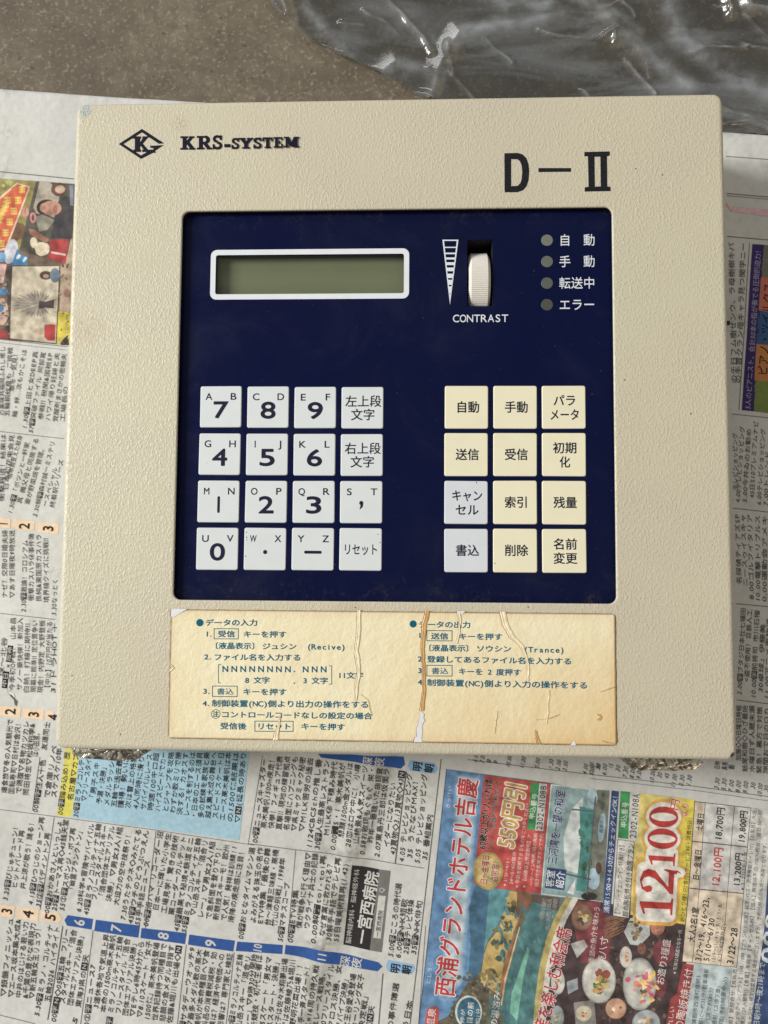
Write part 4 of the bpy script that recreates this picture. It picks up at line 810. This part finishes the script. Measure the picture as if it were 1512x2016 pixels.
def kx(u, v):  # number block grid position
    c = [(435, 801), (713.5, 803), (428, 1080.5), (710, 1081.5)]
    s, t = u / 3, v / 3
    x = (c[0][0] * (1 - s) + c[1][0] * s) * (1 - t) + (c[2][0] * (1 - s) + c[3][0] * s) * t
    y = (c[0][1] * (1 - s) + c[1][1] * s) * (1 - t) + (c[2][1] * (1 - s) + c[3][1] * s) * t
    return x, y
rows = [['7AB', '8CD', '9EF', '左上段/文字'], ['4GH', '5IJ', '6KL', '右上段/文字'], ['1MN', '2OP', '3QR', ',ST'], ['0UV', '.WX', '-YZ', 'リセット']]
for v, r in enumerate(rows):
    for u, s in enumerate(r):
        px, py = kx(u, v)
        if len(s) == 3:
            nm = {',': 'a comma', '.': 'a dot', '-': 'a dash'}.get(s[0], s[0])
            o = key(px, py, 'w', 'white key printed %s with small %s and %s above' % (nm, s[1], s[2]))
            def fn(mb, s=s, px=px, py=py):
                ftext(mb, px - 23.5, py - 21, 14 if s[1] not in 'I' else 8, 19, s[1], INK, .03, .014, base=KT); ftext(mb, px + 25, py - 21, 14, 19, s[2], INK, .03, .014, base=KT)
                d = s[0]; X, Y = W2(px, py + 6, KT); k = (W2(0, 0, KT)[1] - W2(0, 100, KT)[1]) / 100
                if d in '0123456789':
                    if d == '1':
                        vs, fs = fillshape([rrect(X - 2.3 * k, Y - 15 * k, X + 2.3 * k, Y + 15 * k, 2.2 * k, 4)]); mb.add([(x, y, KT + .03) for x, y, *_ in vs], fs, INK)
                    else:
                        gv, gf, g0, g1 = glyph(d, 8); ys = [q[1] for q in gv]; cy_ = (min(ys) + max(ys)) / 2; sy = 29.5 * k / (max(ys) - min(ys)); sx = 25.5 * k / (g1 - g0)
                        for q_ in range(8):
                            ox_, oy_ = .95 * k * math.cos(q_ * math.pi / 4), .95 * k * math.sin(q_ * math.pi / 4)
                            mb.add([(X + ox_ + (q[0] - (g0 + g1) / 2) * sx, Y + oy_ + (q[1] - cy_) * sy, KT + .03 + q_ * .0012) for q in gv], gf, INK)
                elif d == '-':
                    vs, fs = fillshape([rrect(X - 15.5 * k, Y - 2.6 * k, X + 15.5 * k, Y + 2.6 * k, 2 * k, 4)]); mb.add([(x, y, KT + .03) for x, y, *_ in vs], fs, INK)
                else:
                    r_ = 3.7 * k; oy = 4 * k if d == ',' else 0
                    mb.add([(x, y, KT + .03) for x, y in disc(X, Y + oy, r_, r_, 18)], [tuple(range(18))], INK)
                    if d == ',':
                        mb.add([(x, y, KT + .035) for x, y in [(X + 3.6 * k, Y + 3.6 * k), (X - .8 * k, Y + 2 * k), (X - 3 * k, Y - 8 * k), (X + 2.6 * k, Y - 3 * k)]], [(0, 1, 2, 3)], INK)
            legend(o, fn, {'.WX': ((485, 1048, .35, .15), (485.5, 1058, .4, .2), (486, 1063, .3, .12), (483.5, 1095, .35, .2)), '4GH': ((407, 912, .12, .1),)}.get(s, ()))
        else:
            ln = s.split('/')
            o = key(px, py, 'w', {'左上段/文字': 'white key with two lines of characters in the top row of the left block', '右上段/文字': 'white key with two lines of characters in the second row of the left block', 'リセット': 'white key with katakana at the lower right of the left block'}[s])
            def fn(mb, ln=ln, px=px, py=py):
                if len(ln) == 2:
                    ftext(mb, px + 2, py - 13, 72, 24, ln[0], INK, .03, .014, base=KT); ftext(mb, px + 1, py + 13.5, 48, 24, ln[1], INK, .03, .014, base=KT)
                else: ftext(mb, px, py, 69, 24, ln[0], INK, .03, .014, base=KT)
            legend(o, fn, ((744, 1052, .35, .12), (748, 1068, .4, .15)) if s == 'リセット' else ())
frows = [['自動', '手動', 'パラ/メータ'], ['送信', '受信', '初期/化'], ['キャン/セル', '索引', '残量'], ['書込', '削除', '名前/変更']]
xs_ = [[918.3, 1014, 1109.7], [917.6, 1014, 1110], [917.5, 1013.8, 1110.3], [917.5, 1014, 1110.8]]; ys_ = [802, 895.2, 989.2, 1084]
wd = {'パラ': 46, 'メータ': 60, '初期': 48, '化': 22, 'キャン': 62, 'セル': 47, '名前': 48, '変更': 48}
for v in range(4):
    for u in range(3):
        s = frows[v][u]; px, py = xs_[v][u], ys_[v] + (.6 if u == 2 and v > 1 else 0); kind = 'b' if (u == 0 and v > 1) else 'c'
        o = key(px, py, kind, '%s key printed %s' % ('bluish white' if kind == 'b' else 'cream', s.replace('/', '')))
        def fn(mb, s=s, px=px, py=py):
            ln = s.split('/')
            if len(ln) == 1: ftext(mb, px + 2.5, py - .5, 47, 24, ln[0], INK, .03, .016, base=KT)
            else:
                ftext(mb, px + 2, py - 13.5, wd[ln[0]], 23.5, ln[0], INK, .03, .016, base=KT); ftext(mb, px + 2, py + 14.5, wd[ln[1]], 23.5, ln[1], INK, .03, .016, base=KT)
        legend(o, fn, {'キャン/セル': ((938, 950, .2, .4), (952, 1008, .12, .1)), '書込': ((921, 1063, .15, .1),), '削除': ((974, 1109, .25, .25),)}.get(s, ()))

# --- maker's lettering on the enamel
INKB = mat('maker_ink', lin((20, 18, 38)), .6, spec=.15); INKD = mat('model_ink', lin((30, 30, 36)), .5, .4, 900, .3, 1200, spec=.2)
class LZ: z = FACE + .05
def fp(mb, pts, m, tr):
    w = [tr(*p) for p in pts]; LZ.z += .0015
    mb.add([(x, y, LZ.z) for x, y in w], [tuple(range(len(w)))], m)
def F2(px, py): q = P(px, py, FACE); return (q.x, q.y)
def T1(x, y): return F2(220 + x / 3.78, 240 + y / 3.78)
mb = MB()
for pts in ([(52, 165), (225, 52), (225, 78), (88, 165)], [(225, 52), (392, 160), (350, 163), (225, 78)], [(52, 165), (88, 165), (218, 250), (218, 276)], [(218, 276), (218, 250), (296, 204), (324, 222)], [(283, 178), (388, 173), (322, 216), (330, 230), (314, 231), (304, 210), (314, 196), (288, 192)],
    [(172, 120), (212, 120), (212, 212), (172, 212)], [(162, 108), (218, 108), (218, 126), (162, 126)], [(162, 205), (218, 205), (218, 224), (162, 224)], [(208, 158), (232, 120), (268, 120), (212, 186)], [(212, 172), (228, 158), (276, 212), (240, 212)], [(228, 108), (272, 108), (268, 124), (228, 124)], [(226, 207), (282, 207), (284, 224), (226, 224)],
    [(130, 128), (165, 105), (165, 122)], [(268, 96), (292, 112), (268, 118)], [(140, 205), (165, 215), (165, 228)], [(272, 212), (288, 208), (276, 228)]):
    fp(mb, pts, INKB, T1)
mb.build('maker_emblem', box)
def stroke(p, q, w):
    dx, dy = q[0] - p[0], q[1] - p[1]; L = math.hypot(dx, dy); nx, ny = -dy / L * w / 2, dx / L * w / 2
    return [(p[0] + nx, p[1] + ny), (q[0] + nx, q[1] + ny), (q[0] - nx, q[1] - ny), (p[0] - nx, p[1] - ny)]
def rc(x0, y0, x1, y1): return [(x0, y0), (x1, y0), (x1, y1), (x0, y1)]
def arc(cx, cy, rx, ry, a0, a1, w0, n=10):
    out = []
    for i in range(n):
        t0 = math.radians(a0 + (a1 - a0) * i / n); t1 = math.radians(a0 + (a1 - a0) * (i + 1) / n)
        out.append([(cx + (rx + w0 / 2) * math.cos(t0), cy + (ry + w0 / 2 * .8) * math.sin(t0)), (cx + (rx + w0 / 2) * math.cos(t1), cy + (ry + w0 / 2 * .8) * math.sin(t1)), (cx + (rx - w0 / 2) * math.cos(t1), cy + (ry - w0 / 2 * .8) * math.sin(t1)), (cx + (rx - w0 / 2) * math.cos(t0), cy + (ry - w0 / 2 * .8) * math.sin(t0))])
    return out
SLAB = {  # unit box 1 x 1, y up
 'K': [rc(.16, 0, .42, 1), rc(.0, .86, .54, 1), rc(.0, 0, .54, .14), stroke((.38, .42), (.80, .93), .20), stroke((.50, .55), (.86, .08), .24), rc(.62, .86, .98, 1), rc(.62, 0, 1.04, .14)],
 'R': [rc(.14, 0, .40, 1), rc(0, 0, .52, .14), rc(0, .86, .6, 1), rc(.38, .44, .6, .58)] + arc(.58, .72, .20, .21, -90, 90, .24) + [stroke((.52, .5), (.84, .07), .24), rc(.70, 0, 1.04, .13)],
 'S': arc(.5, .74, .30, .19, 20, 270, .22) + arc(.5, .27, .32, .20, -150, 90, .22) + [rc(.74, .66, .90, 1.0), rc(.08, 0, .24, .36)],
 'Y': [rc(.37, 0, .63, .5), rc(.22, 0, .78, .14), stroke((.5, .45), (.2, .92), .24), stroke((.5, .45), (.8, .92), .22), rc(-.02, .86, .44, 1), rc(.58, .86, 1.02, 1)],
 'T': [rc(.36, 0, .64, 1), rc(.2, 0, .8, .14), rc(.02, .84, .98, 1), rc(.02, .62, .14, .9), rc(.86, .62, .98, .9)],
 'E': [rc(.14, 0, .40, 1), rc(0, 0, .9, .15), rc(0, .85, .88, 1), rc(.76, .68, .88, .9), rc(.78, .1, .92, .36), rc(.38, .43, .62, .57), rc(.56, .34, .66, .66)],
 'M': [rc(.12, 0, .24, 1), rc(0, 0, .34, .14), rc(0, .86, .34, 1), stroke((.24, .93), (.5, .12), .22), stroke((.76, .93), (.5, .12), .18), rc(.68, 0, .92, 1), rc(.60, 0, 1.04, .14), rc(.72, .86, 1.04, 1)], '-': [rc(0, .38, 1, .62)]}
mb = MB()
for ch, x0, x1, yb, yt in (('K', 511, 618, 208, 107), ('R', 634, 742, 206, 105), ('S', 745, 828, 205, 101), ('-', 838, 883, 226, 130), ('S', 888, 952, 203, 122), ('Y', 948, 1052, 201, 121), ('S', 1050, 1120, 200, 120), ('T', 1122, 1200, 198, 118), ('E', 1206, 1280, 196, 116), ('M', 1282, 1392, 193, 114)):
    for pl in SLAB[ch]:
        for d_ in (-1.4, 1.4): fp(mb, [(x0 + (x1 - x0) * x * .98 + 1 + d_, yb + (yt - yb) * y) for x, y in pl], INKB, T1)
mb.build('maker_lettering', box)
def T2(x, y): return F2(960 + x / 5.4, 280 + y / 5.4)
mb = MB()
outer = [(178, 118), (320, 114), (372, 130), (412, 170), (434, 230), (442, 310), (436, 400), (415, 465), (378, 510), (318, 532), (180, 533)]
inner = [(250, 180), (318, 182), (345, 205), (360, 245), (368, 310), (362, 390), (348, 435), (318, 464), (250, 468)]
for loops in ([outer, inner], [[(540, 275), (886, 275), (888, 314), (540, 318)]], [[(1028, 104), (1298, 98), (1299, 142), (1268, 150), (1272, 472), (1306, 474), (1308, 520), (1032, 525), (1032, 480), (1072, 474), (1066, 150), (1028, 150)], [(1136, 155), (1198, 154), (1202, 470), (1140, 473)]]):
    vs, fs = fillshape([[T2(*p) for p in lp] for lp in loops]); mb.add([(x, y, FACE + .06) for x, y, *_ in vs], fs, INKD)
mb.build('model_lettering', box)

# --- instruction label
def label_mat():
    m = bpy.data.materials.new('yellowed_label'); m.use_nodes = True; g = N(m); b = m.node_tree.nodes['Principled BSDF']
    pos = g.add('ShaderNodeNewGeometry').outputs['Position']
    sep = g.add('ShaderNodeSeparateXYZ'); g.link(pos, sep.inputs[0])
    n1 = g.noise(pos, 30, 4, .6, .5); n2 = g.noise(pos, 170, 5, .65); n3 = g.noise(pos, 500, 3, .6)
    c = g.mix(g.rng(n1, .3, .7), (*lin((240, 231, 198)), 1), (*lin((236, 222, 182)), 1))
    xx = g.rng(sep.outputs[0], -.02, .095); yy = g.rng(sep.outputs[1], -.082, -.124)
    f = g.math('MULTIPLY', g.math('MULTIPLY', xx, yy), g.rng(n1, .2, .7, .6, 1.2))
    c = g.mix(g.math('MULTIPLY', f, .75), c, (*lin((216, 172, 98)), 1))
    # browning in from the edges
    ex = g.math('MINIMUM', g.math('ADD', sep.outputs[0], -lab[0] * S), g.math('SUBTRACT', lab[1] * S, sep.outputs[0]))
    ey = g.math('MINIMUM', g.math('ADD', sep.outputs[1], -lab[2] * S), g.math('SUBTRACT', lab[3] * S, sep.outputs[1]))
    e = g.math('MINIMUM', ex, ey)
    c = g.mix(g.math('MULTIPLY', g.rng(e, .004, .0), .22), c, (*lin((206, 164, 104)), 1))
    c = g.mix(g.math('MULTIPLY', g.rng(e, .00075, .0001), .85), c, (*lin((118, 76, 40)), 1))
    c = g.mix(g.math('MULTIPLY', g.rng(n2, .70, .76), .3), c, (*lin((196, 164, 116)), 1))
    g.link(c, b.inputs['Base Color']); b.inputs['Roughness'].default_value = .38
    h = g.math('ADD', n2, g.math('MULTIPLY', n3, .25)); h = g.math('ADD', h, g.math('MULTIPLY', n1, 1.5))
    bu = g.add('ShaderNodeBump', i_Strength=.5, i_Distance=.0009); g.link(h, bu.inputs['Height']); g.link(bu.outputs[0], b.inputs['Normal'])
    return m
tl, tr_, br, bl = F2(337, 1200), F2(1210, 1207), F2(1214, 1467), F2(331, 1454)
lab = ((tl[0] + bl[0]) / 2, (tr_[0] + br[0]) / 2, (bl[1] + br[1]) / 2, (tl[1] + tr_[1]) / 2)
edge = []
cor = rrect(lab[0], lab[2], lab[1], lab[3], 1.6, 5)
# densify and roughen the right-hand edge, which is frayed
for i in range(len(cor)):
    a, b_ = cor[i], cor[(i + 1) % len(cor)]; L = math.hypot(b_[0] - a[0], b_[1] - a[1]); k = max(1, int(L / 1.5))
    for j in range(k):
        x = a[0] + (b_[0] - a[0]) * j / k; y = a[1] + (b_[1] - a[1]) * j / k
        if k > 1: x += random.uniform(-.12, .12); y += random.uniform(-.07, .07)
        edge.append((x, y))
LZ0 = FACE + .06
mb = MB(); vs, fs = fillshape([edge], .12); mb.add([(x, y, LZ0 + .12 + z) for x, y, z in vs], fs, label_mat())
mb.build('instruction_label', box)
mb = MB(); vs, fs = fillshape([[(x + .35 * (x > lab[0] + 100) + random.uniform(-.05, .15), y - .1 + random.uniform(-.1, .1)) for x, y in edge]]); mb.add([(x, y, FACE + .03) for x, y, *_ in vs], fs, mat('old_glue', lin((150, 122, 90)), .5, .3, 400)); mb.build('glue_residue', box)
TEAL = mat('label_ink_teal', lin((6, 94, 120)), .6, spec=.15); LT = LZ0 + .24
mb = MB()
def Z3(x, y): return F2(310 + x / 3.217, 1180 + y / 3.217)
def Z4(x, y): return F2(760 + x / 3.15, 1180 + y / 3.15)
def lt(T, x0, y0, x1, y1, s, h=43, bold=.026): text_line(mb, T(x0, y0), T(x1, y1), s, h / 3.2 / 4.95 * 1.0, TEAL, LT + .04, bold)
def lseg(T, pts, w=.32):
    for a, b_ in zip(pts[:-1], pts[1:]):
        LZ.z += .0003; p, q = T(*a), T(*b_); dx, dy = q[0] - p[0], q[1] - p[1]; L = math.hypot(dx, dy); ux, uy = dx / L * w / 2, dy / L * w / 2
        mb.add([(x, y, LT + .04 + (LZ.z % .01)) for x, y in [(p[0] - ux - uy, p[1] - uy + ux), (q[0] + ux - uy, q[1] + uy + ux), (q[0] + ux + uy, q[1] + uy - ux), (p[0] - ux + uy, p[1] - uy - ux)]], [(0, 1, 2, 3)], TEAL)
def lbox(T, x0, y0, x1, y1): lseg(T, [(x0, y0), (x1, y0 + 1), (x1, y1 + 1), (x0, y1), (x0, y0)], .28)
def dot(T, x, y, r):
    c = T(x, y); mb.add([(a, b_, LT + .05) for a, b_ in disc(c[0], c[1], r / 3.2 / 4.95)], [tuple(range(28))], TEAL)
dot(Z3, 270, 147, 23); lt(Z3, 303, 147, 637, 147, 'データの入力'); lt(Z3, 303, 218, 348, 218, '1.'); lbox(Z3, 360, 185, 513, 249); lt(Z3, 383, 218, 493, 219, '受信'); lt(Z3, 543, 220, 820, 222, 'キーを押す')
lt(Z3, 335, 293, 650, 295, '〔液晶表示〕'); lt(Z3, 663, 297, 884, 298, 'ジュシン'); lt(Z3, 950, 298, 1190, 301, '(Recive)', 46); lt(Z3, 296, 363, 344, 363, '2.'); lt(Z3, 356, 365, 912, 368, 'ファイル名を入力する')
for i in range(8): lt(Z3, 412 + i * 56.5, 438 + i * .4, 450 + i * 56.5, 438 + i * .4, 'N', 52)
for i in range(3): lt(Z3, 920 + i * 57, 441, 958 + i * 57, 441, 'N', 52)
dot(Z3, 868, 456, 4.5); dot(Z3, 868, 530, 4.5); lseg(Z3, [(402, 412), (388, 412), (388, 528), (400, 528)], .25); lseg(Z3, [(1090, 420), (1104, 420), (1104, 536), (1088, 536)], .25)
lt(Z3, 1142, 480, 1306, 482, '11文字'); lt(Z3, 555, 511, 714, 512, '8 文字'); lt(Z3, 922, 513, 1082, 515, '3 文字'); lt(Z3, 288, 580, 336, 580, '3.'); lbox(Z3, 350, 548, 506, 614); lt(Z3, 376, 582, 484, 583, '書込', 42, .014); lt(Z3, 541, 584, 820, 586, 'キーを押す')
lt(Z3, 286, 657, 333, 657, '4.'); lt(Z3, 345, 657, 1342, 666, '制御装置(NC)側より出力の操作をする', 45, .024); lt(Z3, 350, 725, 390, 725, '注', 38)
cc = Z3(370, 725); rr_ = [(cc[0] + 1.72 * math.cos(t), cc[1] + 1.72 * math.sin(t)) for t in [i * math.pi / 12 for i in range(25)]]
lseg(lambda x, y: (x, y), rr_, .2); lt(Z3, 403, 728, 1362, 738, 'コントロールコードなしの設定の場合'); lt(Z3, 398, 800, 565, 803, '受信後'); lbox(Z3, 618, 770, 860, 834); lt(Z3, 630, 803, 850, 804, 'リセット'); lt(Z3, 908, 803, 1190, 808, 'キーを押す')
mb.build('instruction_lettering', box); mb = MB()
dot(Z4, 168, 152, 22); lt(Z4, 200, 155, 526, 158, 'データの出力'); lt(Z4, 196, 222, 224, 222, '1'); lbox(Z4, 253, 193, 409, 256); lt(Z4, 278, 227, 387, 228, '送信'); lt(Z4, 447, 229, 723, 232, 'キーを押す'); lt(Z4, 232, 300, 545, 304, '〔液晶表示〕'); lt(Z4, 558, 305, 778, 307, 'ソウシン'); lt(Z4, 855, 309, 1104, 313, '(Trance)', 46)
lt(Z4, 196, 368, 224, 368, '2'); lt(Z4, 253, 370, 1153, 384, '登録してあるファイル名を入力する'); lt(Z4, 196, 440, 224, 440, '3'); lbox(Z4, 253, 408, 409, 474); lt(Z4, 280, 443, 387, 443, '書込', 42, .014); lt(Z4, 447, 446, 838, 453, 'キーを 2 度押す'); lt(Z4, 196, 512, 224, 512, '4'); lt(Z4, 253, 515, 1252, 533, '制御装置(NC)側より入力の操作をする', 45, .024)
mb.build('instruction_lettering', box)
# cracks and lifted film
CB = mat('crack_brown', lin((122, 80, 44)), .5, .3, 600); CF = mat('lifted_film', lin((240, 226, 192)), .3, .16, 500, .5, 500); CO = mat('aged_film', lin((206, 162, 104)), .35, .15, 500, .5, 500); CW = mat('exposed_white', lin((226, 226, 228)), .5, .05, 300)
def ribbon(T, pts, m, edge_m=CB, hgt=.14):
    P_ = []
    for (x0, y0, w0), (x1, y1, w1) in zip(pts[:-1], pts[1:]):
        for i in range(6):
            t = i / 6; j = 2.2; P_.append((x0 + (x1 - x0) * t + random.uniform(-j, j), y0 + (y1 - y0) * t, w0 + (w1 - w0) * t + random.uniform(-1.5, 1.5)))
    P_.append(pts[-1]); mbx = MB()
    def strip(offs, zs, mm):
        vs = []
        for (x, y, w) in P_:
            for o_, z_ in zip(offs, zs): q = T(x + o_ * w, y); vs.append((q[0], q[1], LT + z_))
        k = len(offs); fs = [(i * k + a, i * k + a + 1, (i + 1) * k + a + 1, (i + 1) * k + a) for i in range(len(P_) - 1) for a in range(k - 1)]
        mbx.add(vs, fs, mm)
    if edge_m: strip((-.66, -.3, .3, .56), (.02, .14, .14, .02), edge_m)
    strip((-.5, -.36, -.1, .25, .5), (.16, .16 + hgt, .17, .165 + hgt * .7, .16), m)
    return mbx
for T, pts, m, em in ((Z3, [(1276, 66, 22), (1278, 180, 26), (1262, 320, 22), (1262, 350, 30), (1278, 440, 22), (1262, 560, 24), (1258, 640, 12)], CF, CB), (Z3, [(1290, 600, 3), (1335, 640, 5), (1355, 730, 4)], CF, None), (Z3, [(782, 720, 5), (768, 800, 14), (750, 888, 34)], CF, CB), (Z4, [(258, 70, 26), (240, 150, 28), (228, 260, 22), (232, 400, 18), (238, 560, 20), (222, 690, 26)], CO, CB),
    (Z4, [(452, 80, 22), (460, 130, 14), (452, 210, 12), (436, 275, 14)], CF, CB), (Z4, [(724, 76, 34), (742, 160, 38), (785, 235, 36), (838, 285, 26), (868, 360, 16), (882, 420, 18), (878, 510, 10)], CF, mat('crack_edge_soft', lin((168, 128, 82)), .5)), (Z4, [(1010, 560, 6), (1004, 680, 8), (995, 770, 6)], CF, None), (Z4, [(690, 690, 10), (680, 760, 6), (670, 830, 4)], CF, None), (Z4, [(930, 745, 5), (1010, 738, 6), (1075, 712, 5)], CO, None),
    (Z4, [(928, 812, 8), (935, 850, 14), (948, 890, 26)], CO, CB), (Z3, [(85, 410, 8), (100, 432, 22), (78, 455, 14)], CF, CB), (Z4, [(1420, 540, 5), (1385, 552, 8), (1330, 572, 4)], CO, None), (Z4, [(1320, 712, 18), (1335, 730, 8), (1318, 748, 22)], CO, CB), (Z4, [(1340, 875, 8), (1365, 885, 12), (1410, 890, 20)], CO, CB)):
    ribbon(T, pts, m, em).build('label_crack', box)
for T, pts in ((Z4, [(216, 690), (226, 700), (236, 712), (232, 735), (242, 750), (230, 765), (222, 790), (226, 820), (220, 860), (224, 884), (172, 884), (178, 855), (190, 850), (188, 800), (198, 780), (204, 740)]), (Z3, [(90, 60), (192, 60), (150, 84), (108, 112), (86, 108)]), (Z4, [(1142, 902), (1160, 875), (1172, 878), (1176, 904)]), (Z4, [(436, 72), (492, 72), (476, 90), (455, 96)])):
    mb = MB()
    for grow_, m_, z_ in ((1.0, CW, .12), (1.12, CB, .09)):
        cx = sum(p[0] for p in pts) / len(pts); w = [T(cx + (x - cx) * grow_, y) for x, y in pts]; mb.add([(x, y, LT + z_) for x, y in w], [tuple(range(len(w)))], m_)
    mb.build('label_tear', box)

# ================================================================== CLEAR PLASTIC BAG
def film():
    m = bpy.data.materials.new('clear_film'); m.use_nodes = True; nt = m.node_tree; nt.nodes.clear(); g = N(m)
    pos = g.add('ShaderNodeNewGeometry').outputs['Position']
    n = g.noise(pos, 90, 2, .5, 1.0)
    bu = g.add('ShaderNodeBump', i_Strength=.10, i_Distance=.002); g.link(n, bu.inputs['Height'])
    t = g.add('ShaderNodeBsdfTransparent'); t.inputs[0].default_value = (.95, .96, .94, 1)
    s = g.add('ShaderNodeBsdfGlossy'); s.inputs['Roughness'].default_value = .13; s.inputs['Color'].default_value = (1, 1, 1, 1); g.link(bu.outputs[0], s.inputs['Normal'])
    d = g.add('ShaderNodeBsdfDiffuse'); d.inputs['Color'].default_value = (.66, .72, .78, 1)
    fr = g.add('ShaderNodeFresnel'); fr.inputs[0].default_value = 1.45; g.link(bu.outputs[0], fr.inputs['Normal'])
    f = g.math('MINIMUM', g.math('MULTIPLY', fr.outputs[0], 1.15), .8)
    mp = g.add('ShaderNodeMapping'); g.link(pos, mp.inputs[0]); mp.inputs['Rotation'].default_value = (0, 0, .7); mp.inputs['Scale'].default_value = (.5, 1.6, 1)
    mil = g.rng(g.noise(mp.outputs[0], 26, 4, .6, 1.0), .46, .78, .035, .24)
    at_ = g.add('ShaderNodeAttribute', attribute_name='crease'); mil = g.math('MINIMUM', g.math('ADD', mil, g.math('MULTIPLY', at_.outputs['Fac'], g.rng(g.noise(pos, 120, 3), .35, .65, .1, .75))), .8)
    m1 = g.add('ShaderNodeMixShader'); g.link(mil, m1.inputs[0]); g.link(t.outputs[0], m1.inputs[1]); g.link(d.outputs[0], m1.inputs[2])
    m2 = g.add('ShaderNodeMixShader'); g.link(f, m2.inputs[0]); g.link(m1.outputs[0], m2.inputs[1]); g.link(s.outputs[0], m2.inputs[2])
    o = g.add('ShaderNodeOutputMaterial'); g.link(m2.outputs[0], o.inputs[0])
    return m
bagp = [(470, -260), (508, -40), (540, 12), (588, 62), (650, 98), (712, 128), (770, 158), (820, 185), (900, 215), (1050, 235), (1240, 250), (1420, 258), (1512, 262), (1700, 268), (1900, -260)]
def inside(x, y, poly_):
    c = False; j = len(poly_) - 1
    for i in range(len(poly_)):
        xi, yi = poly_[i]; xj, yj = poly_[j]
        if (yi > y) != (yj > y) and x < (xj - xi) * (y - yi) / (yj - yi) + xi: c = not c
        j = i
    return c
bw = [(P(x, y, 2).x, P(x, y, 2).y) for x, y in bagp]
random.seed(3)
FOLDS = [([(470, -60), (505, -2), (548, 22), (600, 84), (665, 112), (720, 140), (800, 176), (900, 220)], 2.4, 2.2), ([(545, -40), (566, 30)], 4, 2.0), ([(580, -60), (610, 20), (690, 110)], 1.2, 5),
 ([(720, -40), (790, 25), (830, 70), (850, 100)], 1.6, 2.0), ([(850, 190), (870, 120), (905, 62), (1040, 46), (1110, 28)], 2.2, 5.5), ([(880, 85), (892, 150)], 1.3, 1.6), ([(1060, 62), (1110, 72), (1180, 75), (1205, 62), (1212, 80)], 1.6, 1.5),
 ([(1150, -20), (1200, 40), (1290, 120), (1360, 175)], 2.6, 7), ([(1232, 118), (1262, 150), (1290, 182)], 1.3, 1.3), ([(1080, -20), (1200, 20), (1260, 60)], 1.2, 4), ([(1360, 105), (1400, 95), (1470, 90)], 1.2, 1.8), ([(1460, 84), (1540, 104)], 1.2, 1.6),
 ([(1425, -30), (1436, 26)], 4.0, 2.4), ([(1455, -20), (1480, 14), (1540, 30)], 4.0, 3.4), ([(1420, 210), (1480, 232), (1540, 250)], 2.4, 1.8), ([(1400, 252), (1440, 238), (1480, 240), (1540, 262)], 1.8, 1.5), ([(1300, -40), (1340, 60), (1420, 140), (1540, 190)], 2.2, 9), ([(700, 190), (780, 120), (840, 140)], 1.5, 6), ([(940, -40), (1000, 10), (1080, 10)], 2.0, 7)]
random.seed(5)
for _ in range(13):
    x_, y_ = random.uniform(560, 1500), random.uniform(-20, 240); a_ = random.choice([.7, .9, 2.4, .2, 1.2]) + random.uniform(-.3, .3); l_ = random.uniform(20, 90)
    FOLDS.append(([(x_, y_), (x_ + l_ * .5 * math.cos(a_) + 4, y_ + l_ * .5 * math.sin(a_)), (x_ + l_ * math.cos(a_), y_ + l_ * math.sin(a_))], random.uniform(.5, 1.3), random.uniform(.9, 1.8)))
FW = [([(P(x, y, 2).x, P(x, y, 2).y) for x, y in f], a_, w_) for f, a_, w_ in FOLDS]
def bag_z(x, y):
    z = .8 + .5 * max(0, noise.noise(Vector((x / 40, y / 40, 1)))) + .25 * abs(noise.noise(Vector((x / 15, y / 22, 4))))
    xx = x + 1.2 * noise.noise(Vector((x / 9, y / 9, 2))); yy = y + 1.2 * noise.noise(Vector((x / 9, y / 9, 6)))
    for f, a_, w_ in FW:
        d = min(seg_d(xx, yy, f[i], f[i + 1])[0] for i in range(len(f) - 1))
        if d < w_ * 3: z += .95 * a_ * max(0, 1 - d / (w_ * 1.5)) ** 1.3
    return z
mb = MB(); step = .75; bx0, bx1 = min(p[0] for p in bw), max(p[0] for p in bw); by0, by1 = min(p[1] for p in bw), max(p[1] for p in bw)
gx, gy = int((bx1 - bx0) / step), int((by1 - by0) / step); idx = {}; vs = []; fs = []
def vid(i, j):
    if (i, j) not in idx:
        x = bx0 + i * step; y = by0 + j * step; idx[(i, j)] = len(vs); vs.append((x, y, bag_z(x, y)))
    return idx[(i, j)]
for i in range(gx):
    for j in range(gy):
        x = bx0 + (i + .5) * step; y = by0 + (j + .5) * step
        if x > 240 or y > 260: continue
        wob = 1.5 * noise.noise(Vector((x / 12, y / 12, 9)))
        if inside(x + wob, y + wob, bw): fs.append((vid(i, j), vid(i + 1, j), vid(i + 1, j + 1), vid(i, j + 1)))
mb.add(vs, fs, film())
bag = mb.build('plastic_bag', None, smooth=True)
# crease lines of the film: whitening, with fold highlights painted into the colour
att = bag.data.attributes.new('crease', 'FLOAT', 'POINT'); vals = []
for x, y, z in vs:
    xx = x + 1.2 * noise.noise(Vector((x / 9, y / 9, 2))); yy = y + 1.2 * noise.noise(Vector((x / 9, y / 9, 6))); v = 0
    for f, a_, w_ in FW:
        if not (min(p[0] for p in f) - 12 < xx < max(p[0] for p in f) + 12 and min(p[1] for p in f) - 12 < yy < max(p[1] for p in f) + 12): continue
        d = min(seg_d(xx, yy, f[i], f[i + 1])[0] for i in range(len(f) - 1))
        ln = 0.5 + 0.5 * noise.noise(Vector((x / 7, y / 7, 3))); v = max(v, (.75 * ln if w_ < 3 else .26) * math.exp(-(d / (.42 if w_ < 3 else w_ * .6)) ** 2))
    vals.append(v)
att.data.foreach_set('value', vals)
bag['label'] = 'crumpled clear plastic bag lying on the concrete above the newspaper'; bag['category'] = 'plastic bag'
